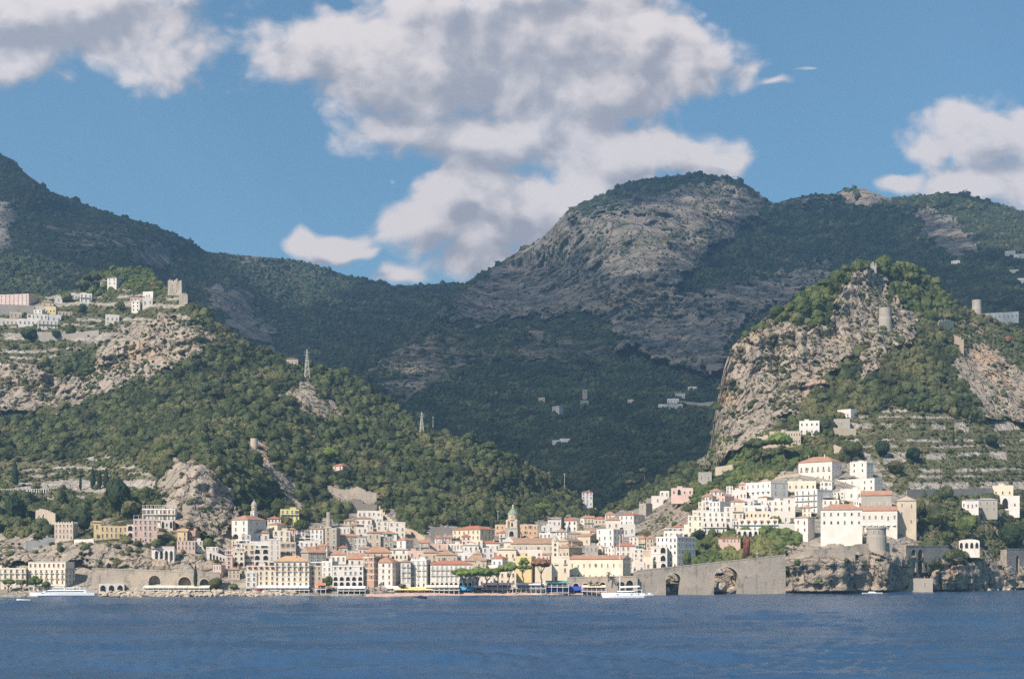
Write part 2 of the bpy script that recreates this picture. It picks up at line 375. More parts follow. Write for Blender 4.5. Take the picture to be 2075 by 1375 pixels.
# rock, terrace, dry, tree density, relief
F_SPEC = [
 ([(-400,560),(180,560),(330,560),(385,595),(380,640),(330,660),(250,690),(100,740),(-400,730)], (.1,1,.35,.35,.2)),
 ([(170,600),(170,570),(215,535),(300,540),(340,590),(300,590),(260,590),(230,592)], (0,0,.1,1.3,.3)),
 ([(-400,735),(60,735),(120,770),(190,745),(205,690),(270,645),(350,640),(400,640),(445,695),(400,725),(330,750),(230,795),(130,835),(-400,840)], (.88,0,0,.8,1.1)),
 ([(560,800),(600,780),(625,770),(640,800),(680,810),(690,850),(640,850),(600,820)], (.7,0,0,.45,.8)),
 ([(500,885),(530,890),(560,940),(600,975),(615,1040),(590,1040),(540,965),(505,930)], (.98,0,0,.12,.8)),
 ([(-400,935),(280,925),(330,975),(320,1000),(300,1020),(-400,1010)], (.15,1,.6,.45,.2)),
 ([(-400,1085),(180,1085),(205,1100),(165,1150),(-400,1160)], (.85,0,.3,.42,.7)),
 ([(322,985),(350,920),(380,930),(420,945),(470,985),(492,1060),(484,1105),(440,1130),(400,1110),(340,1060)], (1,0,0,.1,.95)),
 ([(150,1170),(190,1092),(260,1088),(330,1105),(360,1110),(430,1125),(450,1165),(440,1190),(150,1190)], (1,0,0,.05,.38)),
 ([(650,985),(700,985),(765,1000),(775,1040),(720,1040),(680,1020)], (.75,0,.4,.5,.5)),
 ([(1305,1100),(1310,1050),(1340,1005),(1400,995),(1405,1050),(1360,1100)], (.95,0,0,.3,.8)),
 ([(1415,945),(1447,850),(1460,740),(1480,690),(1530,655),(1590,630),(1650,660),(1690,650),(1695,560),(1780,520),(1800,560),(1830,610),(1860,650),(1840,700),(1800,700),(1765,775),(1742,780),(1745,700),(1700,740),(1660,790),(1600,845),(1545,885),(1480,915),(1440,960)], (1,0,.1,.42,1.25)),
 ([(1500,690),(1530,640),(1640,560),(1690,560),(1690,660),(1640,670),(1590,650),(1540,670)], (.5,0,.1,1.2,.5)),
 ([(1680,560),(1700,520),(1790,505),(1880,540),(1925,600),(1900,660),(1850,640),(1810,600),(1800,560),(1770,535),(1720,560),(1695,600)], (.2,0,0,1.6,.5)),
 ([(1890,650),(2075,650),(2600,700),(2600,760),(2075,740),(1950,720)], (.35,0,.4,.7,.5)),
 ([(1920,735),(1990,690),(2075,760),(2600,780),(2600,900),(2030,870),(1985,830),(1955,780)], (.95,0,.1,.25,1)),
 ([(1690,850),(1800,820),(2000,850),(2600,880),(2600,1010),(1860,1005),(1790,1000),(1760,930),(1700,900)], (.1,1,.45,.26,.12)),
 ([(1450,940),(1560,890),(1690,880),(1700,920),(1620,930),(1500,980),(1400,1045),(1400,960)], (.1,.6,.3,.7,.2)),
 ([(1850,1010),(2600,1020),(2600,1120),(2000,1140),(1850,1140)], (.42,0,.35,.62,.7)),
 ([(440,1215),(440,1120),(470,1060),(560,1050),(620,1060),(700,1045),(720,1030),(790,1035),(840,1080),(880,1065),(1000,1065),(1090,1055),(1160,1045),(1230,1050),(1290,1020),(1400,985),(1410,1030),(1500,985),(1600,950),(1630,930),(1770,930),(1800,990),(1860,1010),(1860,1100),(1600,1120),(1590,1230)], (.35,.5,.5,0,.1)),
 ([(1400,1150),(1400,1085),(1500,1085),(1590,1060),(1612,1070),(1612,1120),(1500,1140)], (.3,0,.2,1.3,.2)),
 ([(1285,1115),(1300,1060),(1335,1015),(1400,1003),(1412,1035),(1398,1072),(1350,1078),(1325,1115)], (.9,0,.1,.35,.9)),
 ([(1400,1045),(1400,985),(1445,955),(1560,925),(1600,950),(1500,985),(1440,1012)], (.1,.2,.2,1.1,.2)),
 ([(100,1060),(270,1045),(330,1020),(365,1070),(400,1070),(450,1105),(430,1120),(300,1112),(190,1096),(100,1098)], (.4,0,.3,.12,.1)),
 ([(-560,1225),(-560,1140),(158,1140),(186,1150),(440,1158),(440,1150),(520,1150),(520,1190),(1310,1190),(1310,1225)], (.3,.8,.7,0,.05)),
 ([(1300,1225),(1300,1165),(1590,1150),(1590,1104),(1850,1102),(1850,1150),(1870,1165),(1960,1140),(2075,1125),(2700,1120),(2700,1230)], (1,0,0,.05,1)),
]
GX, GY = make_grid(-560, 2640, 3.2, RIDGE, lambda x: yw(x)+2, 330)
GD = d_rbf(GX, GY)
FA = paint(GX, GY, F_SPEC, (.06, 0, .12, 1.0, .45))
sky_top = GY[-1]
GD = np.maximum.accumulate(GD+np.linspace(0, 6, GD.shape[0])[:, None], axis=0)
# terraces: level ground broken by dry-stone walls
TER = FA[..., 1].copy(); TER[FA[..., 3] == 0] = 0
pitch = 17.0+3*vnoise(np.stack([GX/150, GY/200, GX*0], -1), 5)
ph = (GY+3.5*vnoise(np.stack([GX/70, GX*0, GX*0], -1), 8))/20.0
ph = ph+.33*np.sin(ph*2.1)
fr = ph-np.floor(ph)
wallmask = ((fr < .42+.22*vnoise(np.stack([GX/90, np.floor(ph)*1.7, GX*0], -1), 13)) & (TER > .8) & (GY < 1100)).astype(float)*(vnoise(np.stack([GX/25, np.floor(ph)*3.3, GX*0], -1), 11) > -.22)
W0 = np.stack([(GX-CXP)*GD*K/FPX, GD*K, CAMH+(HYP-GY)*GD*K/FPX], -1)
near_sea = np.clip((yw(GX)-GY-.5)/np.where(GX > 1290, 3., 14.), 0, 1)
rel = FA[..., 4]*near_sea
big = fbm(W0*np.array([1, .5, .6]), 140, 3, 21)*17*np.clip(rel+.15, 0, 1)
rdg = fbm(W0*np.array([1, .6, .42]), 46, 5, 40, .56, True)*17*rel+fbm(W0*np.array([1, .5, .28]), 34, 3, 240, .5, True)*9*rel*FA[..., 0]
fin_ = fbm(W0*np.array([1, 1, 1.2]), 12, 4, 60, .6, True)*4.2*rel
led = (fbm(W0*np.array([.35, .35, 1.6]), 26, 3, 80, .5)*np.where((GX < 460) & (GY < 860), 15, 7))*rel*FA[..., 0]
crk = vnoise(W0*np.array([1/19., 1/40., 1/75.])+fbm(W0, 20, 3, 95)[..., None]*.6, 91); crk2 = vnoise(W0*np.array([1/26., 1/30., 1/15.])+fbm(W0, 20, 3, 96)[..., None]*.8, 92)
crack = (np.exp(-(crk/.08)**2)*5.0+np.exp(-(crk2/.07)**2)*2.2)*rel*np.clip(FA[..., 0]*1.5-.4, 0, 1)
edge = np.clip((GY-sky_top)/8., 0, 1)
GD = GD+(crack-(big+rdg+fin_+led))/K*(.4+.6*edge)
# gentle terrace relief
GD = np.where(TER > .8, GD-(fr-.5)*1.6*(GY < 1100), GD)
wtop = np.interp(GX, [1290, 1592], [1157, 1125]); swz = (GX > 1294) & (GX < 1590) & (GY > wtop-1)
GD = np.where(swz, np.maximum(GD, 648.5+4*vnoise(np.stack([GX/9, GY/9, GX*0], -1), 77)), GD)
WP = np.stack([(GX-CXP)*GD*K/FPX, GD*K, CAMH+(HYP-GY)*GD*K/FPX], -1)
def quads(nr, nc):
    i = np.arange(nr-1)[:, None]*nc+np.arange(nc-1)[None]
    return np.stack([i, i+1, i+1+nc, i+nc], -1).reshape(-1, 4)
def add_back(WP, attr, steps, drop, go):
    """carry the far side of a ridge down and away so that it is a solid hill from any side"""
    rows = [WP]; at = [attr]; last = WP[-1]
    for k in range(1, steps+1):
        r = last.copy(); r[:, 1] += go*k; r[:, 0] *= (last[:, 1]+go*k)/last[:, 1]; r[:, 2] = np.maximum(last[:, 2]-drop*k*k/steps-4*k, -30)
        rows.append(r[None]); at.append(attr[-1:])
    return np.concatenate(rows, 0), np.concatenate(at, 0)
FA[..., 3] = np.where(wallmask > 0, FA[..., 3]*.12, np.where(TER > .8, FA[..., 3]*1.5, FA[..., 3]))
cov = np.stack([FA[..., 0]*(1-wallmask), wallmask, FA[..., 2], np.ones_like(GX)], -1)
# the town floor and beach: pale ground
tw = (FA[..., 3] == 0)
cov[..., 1] = np.where(tw, .85, cov[..., 1])
WF, CF = add_back(WP, cov, 10, 26, 16)
skirt = WP[:1].copy(); skirt[..., 2] = -6; skirt[..., 1] -= 3
WF = np.concatenate([skirt, WF], 0); CF = np.concatenate([CF[:1], CF], 0)
ob('coastal_hillside', mesh_np('coastal_hillside', WF.reshape(-1, 3), quads(*WF.shape[:2]), MATS['near_slope'], True, attr=CF.reshape(-1, 4)), kind='structure')
def bil(G, x, y):
    """value of grid G of the near terrain where the direction (x, y) meets it"""
    xi = (x-GX[0, 0])/3.2; xi = min(max(xi, 0), GX.shape[1]-1.001); i = int(xi); f = xi-i; r = []
    for c in (i, i+1): r.append(np.interp(-y, -GY[:, c], G[:, c]))
    return r[0]*(1-f)+r[1]*f
def dn(x, y): return float(bil(GD, x, y))

# ------------------------------------------------------------------ far mountains
R1 = [(-900,200),(-250,262),(0,312),(30,325),(45,345),(70,366),(100,387),(150,405),(200,424),(250,440),(300,452),(340,468),(380,487),(420,510),(470,516),(540,521),(600,527),(640,537),(700,557),(760,569),(800,579),(860,577),(920,571),(940,575),(1000,590),(1150,640)]
R2 = [(600,870),(690,790),(740,752),(800,708),(860,655),(900,612),(938,576),(962,561),(1000,540),(1050,510),(1100,480),(1130,449),(1150,426),(1180,411),(1230,391),(1260,373),(1300,363),(1380,355),(1420,350),(1445,356),(1490,363),(1520,378),(1552,404),(1572,412),(1600,403),(1650,393),(1690,394),(1712,382),(1750,382),(1800,401),(1850,400),(1900,391),(1950,392),(2000,406),(2075,429),(2300,490),(2900,620)]
def mount(name, ridge, dcols, x0, x1, dx, bot, nr, spec, base, relief, seed, backstep, matname='far_slope'):
    X, Y = make_grid(x0, x1, dx, ridge, lambda x: np.full_like(x, bot), nr)
    xs = sorted(dcols); D = np.zeros_like(X)
    prof = {k: np.interp(-Y, [-p[0] for p in dcols[k]], [p[1] for p in dcols[k]]) for k in xs}
    for i, k in enumerate(xs):
        if i == 0: D = np.where(X <= k, prof[k], D)
        if i == len(xs)-1: D = np.where(X >= k, prof[k], D)
        else:
            k2 = xs[i+1]; f = np.clip((X-k)/(k2-k), 0, 1); f = f*f*(3-2*f)
            D = np.where((X >= k) & (X <= k2), prof[k]*(1-f)+prof[k2]*f, D)
    D = np.maximum.accumulate(D, 0)
    At = paint(X, Y, spec, base, 16, seed)
    W0 = np.stack([(X-CXP)*D*K/FPX, D*K, CAMH+(HYP-Y)*D*K/FPX], -1)
    e_ = np.clip((Y-Y[-1])/12., 0, 1)*.8+.2
    at4 = np.clip(At[..., 4], .15, 2)
    dsp = fbm(W0*np.array([1, .35, .45]), 700, 4, seed, .5, True)*relief+fbm(W0*np.array([1, .5, .5]), 160, 5, seed+9, .58, True)*relief*.42*at4+fbm(W0, 38, 3, seed+19, .6, True)*relief*.10*at4+fbm(W0*np.array([1, .5, .30]), 105, 4, seed+29, .6, True)*relief*.30*np.clip(At[..., 0]*1.6, 0, 1)*at4
    D2 = D-dsp*e_/K
    WPm = np.stack([(X-CXP)*D2*K/FPX, D2*K, CAMH+(HYP-Y)*D2*K/FPX], -1)
    cov = np.stack([At[..., 0], At[..., 1]*0, At[..., 2], np.ones_like(X)], -1)
    B, C = add_back(WPm, cov, 8, 60, backstep)
    ob(name, mesh_np(name, B.reshape(-1, 3), quads(*B.shape[:2]), MATS[matname], True, attr=C.reshape(-1, 4)), kind='structure')
    return X, Y, D2, At, WPm
S1 = [([(0,405),(25,410),(20,500),(0,515),(-600,515),(-600,380)], (.9,0,.1,.3,1)),
 ([(100,440),(220,440),(330,480),(330,530),(200,520),(110,500)], (.42,0,0,.8,1)),
 ([(290,500),(345,495),(350,540),(310,545)], (.75,0,0,.3,1)),
 ([(410,580),(510,585),(515,625),(550,660),(555,715),(500,690),(450,640),(420,620)], (.72,0,0,.35,1)),
 ([(475,517),(540,523),(545,532),(490,529)], (.85,0,.6,.1,.3)),
 ([(480,530),(650,545),(650,600),(520,560)], (.05,0,.35,.8,.3))]
M1 = mount('far_mountain', R1, {-900: [(900,1300),(640,1500),(500,1750),(180,2500)], 0: [(900,1200),(640,1320),(520,1560),(480,1900),(312,2300)], 200: [(900,1250),(600,1450),(500,1900),(424,2400)],
  430: [(900,1380),(720,1650),(600,2050),(514,2480)], 620: [(900,1480),(740,1850),(620,2450),(530,2850)], 700: [(900,1500),(750,1900),(640,2400),(557,2900)], 1150: [(900,1600),(700,2300),(570,3000)]}, -800, 1130, 4.5, 900, 190, S1, (.12, 0, .08, 1, .6), 110, 45, 100)
S2 = [([(960,575),(1150,430),(1290,395),(1440,360),(1500,368),(1560,412),(1640,400),(1690,392),(1690,420),(1560,470),(1500,560),(1400,640),(1250,640),(1100,640),(900,660),(860,660)], (.60,0,.4,.8,1.2)),
 ([(1150,425),(1260,368),(1430,345),(1450,365),(1400,375),(1300,400),(1250,410),(1180,430)], (.02,0,0,1.6,.4)),
 ([(1160,440),(1290,430),(1360,480),(1330,560),(1240,540),(1180,500)], (.62,0,.8,.45,.8)),
 ([(870,640),(1000,600),(1180,560),(1200,610),(1060,645),(900,670)], (.85,0,.1,.3,1.2)),
 ([(1000,645),(1190,630),(1200,680),(1040,690)], (.1,0,.2,1,.4)),
 ([(1230,600),(1500,540),(1680,510),(1700,560),(1520,640),(1450,760),(1330,730),(1250,690)], (.70,0,.1,.75,1.4)),
 ([(1360,600),(1440,500),(1560,420),(1690,400),(1790,440),(1840,520),(1690,520),(1560,560),(1480,570)], (.04,0,0,1.7,.5)),
 ([(1700,385),(1760,385),(1810,405),(1800,418),(1740,412),(1705,398)], (.9,0,.8,.1,.4)),
 ([(1840,420),(1890,410),(1990,500),(1950,520),(1870,480)], (.8,0,.3,.3,.7)),
 ([(600,1100),(600,760),(800,700),(1000,700),(1300,720),(1460,760),(1460,1100)], (.12,0,.05,1.2,.6)),
 ([(800,640),(880,640),(1250,700),(1240,740),(1000,730),(860,760),(760,790),(730,770)], (.42,0,.2,.7,.9)),
 ([(740,790),(900,740),(930,760),(800,820)], (.5,0,.3,.6,.7))]
M2 = mount('valley_mountain', R2, {600: [(1100,1150),(900,1400),(860,1500)], 800: [(1100,1120),(900,1350),(800,1600),(700,1950)], 1000: [(1100,1120),(950,1280),(850,1520),(700,1950),(600,2300),(540,2600)],
  1300: [(1100,1130),(950,1260),(850,1500),(750,1800),(600,2080),(450,2350),(360,2650)], 1600: [(1100,1150),(900,1400),(700,1800),(600,2050),(400,2650)], 2075: [(1100,1200),(900,1300),(700,1480),(600,1750),(429,2450)], 2900: [(1100,1300),(700,1700),(600,2400)]},
  600, 2700, 4.5, 1100, 250, S2, (.25, 0, .12, 1, .8), 170, 77, 110)
def dm(M, x, y):
    X, Y, D = M[:3]; i = int(round((x-X[0, 0])/(X[0, 1]-X[0, 0]))); return float(np.interp(-y, -Y[:, i], D[:, i]))

# ------------------------------------------------------------------ vegetation
def ico(sub):
    bm = bmesh.new(); bmesh.ops.create_icosphere(bm, subdivisions=sub, radius=1)
    V = np.array([v.co[:] for v in bm.verts]); F = np.array([[v.index for v in f.verts] for f in bm.faces]); bm.free(); return V, F
rng = np.random.default_rng(7)
def crown(sub, cards, seed, amp=.28, flat=1.0, csize=.2):
    V, F = ico(sub); n = fbm(V+seed*3.7, .75, 3, seed, .6); V = V*(1+amp*1.6*n)[:, None]*np.array([1, 1, flat])
    if cards:
        g = np.random.default_rng(seed); dv = g.normal(size=(cards, 3)); dv /= np.linalg.norm(dv, axis=1)[:, None]
        rr = (1+amp*1.6*fbm(dv+seed*3.7, .75, 3, seed, .6))*g.uniform(.9, 1.16, cards)
        c = dv*rr[:, None]*np.array([1, 1, flat]); a_ = g.normal(size=(cards, 3)); b_ = g.normal(size=(cards, 3))
        a_ *= csize/np.linalg.norm(a_, axis=1)[:, None]; b_ *= csize/np.linalg.norm(b_, axis=1)[:, None]
        T_ = np.stack([c+a_, c+b_, c-a_*.8-b_*.5], 1).reshape(-1, 3)
        F = np.r_[F, np.arange(cards*3).reshape(-1, 3)+len(V)]; V = np.r_[V, T_]
    return V, F
def scatter_mesh(name, protos, pos, scl, mat_, seed=0, zs=None):
    g = np.random.default_rng(seed); pos = np.asarray(pos); scl = np.asarray(scl)
    kind = g.integers(0, len(protos), len(pos)); Vs, Fs, off = [], [], 0
    for k, (V, F) in enumerate(protos):
        ii = np.where(kind == k)[0]
        if not len(ii): continue
        an = g.uniform(0, 6.283, len(ii)); c, s = np.cos(an), np.sin(an); st = g.uniform(.8, 1.25, (len(ii), 3))
        v = V[None]*st[:, None]*scl[ii][:, None, None]
        x = v[..., 0]*c[:, None]-v[..., 1]*s[:, None]; y = v[..., 0]*s[:, None]+v[..., 1]*c[:, None]
        vv_ = np.stack([x, y, v[..., 2]], -1)+pos[ii][:, None]
        Vs.append(vv_.reshape(-1, 3)); Fs.append((F[None]+(np.arange(len(ii))*len(V))[:, None, None]+off).reshape(-1, 3)); off += len(ii)*len(V)
    return mesh_np(name, np.concatenate(Vs), np.concatenate(Fs), mat_)
def sample_px(x0, x1, y0, y1, pitch, g):
    xs = np.arange(x0, x1, pitch); ys = np.arange(y0, y1, pitch*.8); X, Y = np.meshgrid(xs, ys)
    return (X+g.uniform(-.6, .6, X.shape)*pitch).ravel(), (Y+g.uniform(-.6, .6, X.shape)*pitch*.8).ravel()
def grid_lookup(X, Y, G, x, y):
    """rows run upwards with equal spacing in each column"""
    dx = X[0, 1]-X[0, 0]; i = np.clip(((x-X[0, 0])/dx).round().astype(int), 0, X.shape[1]-1)
    b = Y[0, i]; t = Y[-1, i]; r = (y-b)/(t-b)*(X.shape[0]-1); ok = (r >= 0) & (r <= X.shape[0]-1)
    j = np.clip(r.round().astype(int), 0, X.shape[0]-1); return G[j, i], ok
HOUSEBOX = []     # screen-independent record of where houses stand: filled before the shrubs of the town are set
def scatter_layer(GXx, GYy, WPx, At, box, pitch, size, g, thin=1.0, cap=None, sel=None):
    x, y = sample_px(*box, pitch, g)
    p, ok = grid_lookup(GXx, GYy, WPx, x, y); a_, _ = grid_lookup(GXx, GYy, At, x, y)
    clump = .5+.5*vnoise(np.stack([x/45, y/30, x*0], -1), 31)
    keep = ok & (g.uniform(size=len(x)) < a_[:, 3]*thin*(np.where(a_[:, 0] > .35, .16+2.6*clump**3, .6+.7*clump)))
    if sel is not None: keep &= sel(x, y, a_)
    p, x, y, a_ = p[keep], x[keep], y[keep], a_[keep]
    s = size*np.clip(g.lognormal(-.05, .42, len(p)), .4, 2.3)*np.where(a_[:, 0] > .5, .62, 1.0)*np.where(a_[:, 1] > .8, .7, 1.0)
    return p, s, x, y, a_
g0 = np.random.default_rng(5)
big_c = [crown(2, 95, s, .32, 1.0, .17) for s in range(8)]; mid_c = [crown(2, 45, s+10, .34, .85, .2) for s in range(6)]; low_c = [crown(1, 8, s+20, .35, 1, .35) for s in range(6)]
# near hillside: wood
pf, sf, xf, yf, af = scatter_layer(GX, GY, WP, FA, (-420, 2500, 500, 1200), 6.0, 2.85, g0, .95)
pine_zone = ((xf > 1480) & (xf < 1940) & (yf < 690) & (af[:, 3] > 1.1)) | ((xf > 160) & (xf < 345) & (yf < 600))
sea_scrub = af[:, 3] < .9
lush = (xf > 1395) & (xf < 1620) & (yf > 1060) | ((xf > 1400) & (xf < 1620) & (yf > 880) & (yf < 1050))
pf = pf+np.array([0, 0, .25])*sf[:, None]
wood = ~pine_zone & ~sea_scrub & ~lush
# the largest trees of the wood's lower edge stand as things of their own
order = np.argsort(-(sf*2882/pf[:, 1])*((xf > -20) & (xf < 2095) & (yf > 700))*wood)
own = order[:290]; own_mask = np.zeros(len(pf), bool); own_mask[own] = True
w_ = wood & ~own_mask
ob('hillside_forest', scatter_mesh('hillside_forest', big_c, pf[w_], sf[w_], MATS['leaf_forest'], 1), kind='stuff')
s_ = sea_scrub & ~pine_zone & ~lush
ob('hillside_scrub', scatter_mesh('hillside_scrub', mid_c, pf[s_], sf[s_]*.75, MATS['leaf_scrub'], 2), kind='stuff')
ob('pine_wood', scatter_mesh('pine_wood', big_c, pf[pine_zone], sf[pine_zone]*1.15, MATS['leaf_pine'], 3), kind='stuff')
ob('garden_greenery', scatter_mesh('garden_greenery', mid_c, pf[lush], sf[lush]*.8, MATS['leaf_lush'], 4), kind='stuff')
# small scrub filling in between
p, s, x, y, _ = scatter_layer(GX, GY, WP, FA, (-100, 2200, 500, 1200), 6.5, 1.7, g0, .7)
ob('undergrowth', scatter_mesh('undergrowth', low_c, p, s, MATS['leaf_scrub'], 5), kind='stuff')
# trees on the far mountains
for nm, M, box in (('far_mountain_woods', M1, (-300, 1000, 300, 800)), ('valley_mountain_woods', M2, (690, 2250, 340, 1090))):
    p, s, x, y, _ = scatter_layer(M[0], M[1], M[4], M[3], box, 5.6, 1.0, g0, .85)
    s = s*3.9*np.clip(p[:, 1]/2800, .75, 1.6)
    ob(nm, scatter_mesh(nm, low_c, p, s, MATS['leaf_far'], 6), kind='stuff')
# own trees: trunk + crown
def tree_meshes(seed, leaf, flat=1.0, sub=2, cards=110, trunk=.6):
    V, F = crown(sub, cards, seed, .3, flat, .17); V = V+np.array([0, 0, 1.0])
    cm = mesh_np('crown', V, F, MATS[leaf])
    bm = bmesh.new(); bmesh.ops.create_cone(bm, segments=7, radius1=.13, radius2=.06, depth=1.4, cap_ends=True, matrix=Matrix.Translation((0, 0, .2)))
    for k in range(4):
        a_ = k*1.6+seed
        bmesh.ops.create_cone(bm, segments=5, radius1=.045, radius2=.02, depth=.9, cap_ends=True,
            matrix=Matrix.Translation((math.cos(a_)*.3, math.sin(a_)*.3, .85)) @ Matrix.Rotation(a_, 4, 'Z') @ Matrix.Rotation(.75, 4, 'Y'))
    tm = bpy.data.meshes.new('trunk'); bm.to_mesh(tm); bm.free(); tm.materials.append(MATS['bark'])
    return cm, tm
TM = [tree_meshes(s, 'leaf_forest') for s in range(5)]
for n_, i in enumerate(own):
    cm, tm = TM[n_ % 5]
    t = empty('forest_tree', pf[i]-np.array([0, 0, .6*sf[i]]), n_*1.3, label='dark green broadleaf tree among many alike on the wooded hillside', cat='tree', group='trees of the wooded hillside')
    t.scale = (sf[i],)*3
    ob('crown', cm, t); ob('trunk', tm, t)

# ------------------------------------------------------------------ unseen clouds above the picture, shaped to shade the mountains behind the town
def sunlit_far(M, x, y):
    if M is M1:
        return inpoly(x, y, [(420,490),(545,495),(690,530),(690,610),(600,620),(500,590)]) | inpoly(x, y, [(-200,405),(25,405),(25,500),(-200,520)]) | inpoly(x, y, [(-300,520),(60,515),(150,545),(190,560),(160,600),(-300,640)])
    r = np.zeros(x.shape, bool)
    for q in ([(1120,440),(1200,395),(1300,420),(1400,395),(1450,360),(1525,385),(1440,455),(1365,540),(1300,585),(1235,550),(1180,515)], [(1000,560),(1150,430),(1190,480),(1110,540)], [(1690,370),(1820,390),(1900,380),(1970,420),(1880,432),(1800,430),(1700,405)],
              [(1860,400),(2075,420),(2160,480),(2060,520),(1960,490)], [(740,740),(880,700),(930,760),(800,810)]): r |= inpoly(x, y, q)
    return r
CZ, CS = 2500.0, 75.0
cells = {}
def vote(Wp, val, x=None):
    s = (CZ-Wp[..., 2])/SUN[2]; cx_ = Wp[..., 0]+s*SUN[0]; cy_ = Wp[..., 1]+s*SUN[1]
    for i, j, v_ in zip(np.floor(cx_/CS).astype(int).ravel()[::2], np.floor(cy_/CS).astype(int).ravel()[::2], np.broadcast_to(val, cx_.shape).ravel()[::2]):
        c = cells.setdefault((int(i), int(j)), [0, 0]); c[0 if v_ else 1] += 1
for M in (M1, M2):
    lit_ = sunlit_far(M, M[0]+14*vnoise(np.stack([M[0]/30, M[1]/20, M[0]*0], -1), 4), M[1])
    vote(M[4], ~lit_)
near_cells = {}
keep_cells = dict(cells); cells = near_cells
vote(WP[::2], False); nearc = set(cells); cells = keep_cells
nn = set()
for (i, j) in nearc:
    for di in (-1, 0, 1):
        for dj in (-1, 0, 1): nn.add((i+di, j+dj))
shade = [k for k, (a_, b_) in cells.items() if a_ > b_ and k not in nn]
cloudm = bpy.data.materials.new('shade_cloud_veil'); cloudm.use_nodes = True; T_ = NT(cloudm.node_tree)
T_.n('ShaderNodeOutputMaterial', Surface=T_.n('ShaderNodeMixShader', i0=.64, i1=T_.n('ShaderNodeBsdfDiffuse', Color=(.9, .9, .92)).outputs[0], i2=T_.n('ShaderNodeBsdfTransparent').outputs[0]))
gc = np.random.default_rng(3)
cl_pos = np.array([[(i+.5)*CS, (j+.5)*CS, CZ+gc.uniform(-10, 40)] for i, j in shade])
print('cloud cells', len(shade), 'y range', cl_pos[:, 1].min(), cl_pos[:, 1].max(), 'max tan', ((cl_pos[:, 2]-80)/cl_pos[:, 1]).min())
keepc = (cl_pos[:, 2]-130)/np.maximum(cl_pos[:, 1]+90, 1) > 1150/2882.+.012
ob('cloud', scatter_mesh('cloud', [crown(2, 0, s+50, .14, .7) for s in range(4)], cl_pos[keepc], np.full(keepc.sum(), CS*.64), cloudm, 9), kind='stuff')  # out of view, placed only where shade is wanted on the mountains

# ------------------------------------------------------------------ beach
def beach():
    xs = np.arange(742, 1322, 4.0); rows = []
    for y0 in (2.5, 0, -2, -4, -6.5):
        r = []
        for x in xs:
            y = yw(x)+y0 if y0 >= 0 else yw(x)+y0*(1 if x > 800 else .6); d = dwl(x)-1.0 if y0 > 0 else (dn(x, y)-.8)
            q = P(x, y, d); r.append((q[0], q[1], max(q[2], -.5) if y0 > 0 else max(q[2], .15)+.12))
        rows.append(r)
    G_ = np.array(rows)
    ob('beach', mesh_np('beach', G_.reshape(-1, 3), quads(*G_.shape[:2]), mat('beach_pebbles', (.47, .315, .25), .95, .1, .22, .3, .5, 1.0), True), kind='structure')
beach()
# ------------------------------------------------------------------ buildings
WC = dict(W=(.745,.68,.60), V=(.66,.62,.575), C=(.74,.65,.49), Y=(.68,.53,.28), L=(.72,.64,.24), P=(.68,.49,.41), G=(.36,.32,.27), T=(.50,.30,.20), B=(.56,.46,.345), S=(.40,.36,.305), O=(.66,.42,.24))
for k_, c_ in WC.items(): wallmat('wall_'+k_, c_, .55 if k_ in 'GSB' else .38)
ROOFM = dict(o=tilemat('tile_orange', (.36,.185,.115), (.47,.275,.185)), b=tilemat('tile_brown', (.31,.195,.135), (.43,.29,.20)), r=tilemat('tile_red', (.36,.14,.085), (.46,.21,.135)), y=tilemat('tile_tan', (.46,.29,.15), (.56,.37,.21)), g=mat('roof_grey', (.42,.40,.375), .9, .1, .2, .5))
glass = mat('window_glass', (.045, .05, .06), .25, .5)
dark = mat('opening_shade', (.03, .026, .024), .9, .1)  # near-black colour stands in for the shade inside arches
trim = mat('window_trim', (.70, .66, .60), .8, .2, .1, 1)
shut_b = mat('shutter_brown', (.17, .10, .065), .8, .2, .3, .6)
shut_g = mat('shutter_green', (.10, .16, .12), .8, .2, .2, .6)
shut_y = mat('shutter_grey', (.34, .33, .32), .8, .2, .2, .6)
rail_m = mat('iron_rail', (.16, .15, .15), .6, .4)
white_m = mat('white_paint', (.78, .76, .73), .6, .3, .06, .7)
stone_m = mat('rough_stone', (.36, .325, .27), .95, .1, .35, .6, .6, 2)
orange_c = mat('orange_awning', (.72, .20, .07), .8, .1)
blue_c = mat('blue_canvas', (.05, .13, .35), .8, .1)
yel_c = mat('yellow_canvas', (.72, .60, .22), .8, .1)
azure_c = mat('azure_canvas', (.08, .32, .55), .8, .1)
wood_m = mat('dark_wood', (.13, .08, .055), .8, .2, .2, 2)
red_c = mat('red_canvas', (.50, .08, .05), .8, .1)
green_c = mat('green_canvas', (.12, .30, .24), .8, .1)
black_m = mat('black_rubber', (.02, .02, .02), .8, .2)

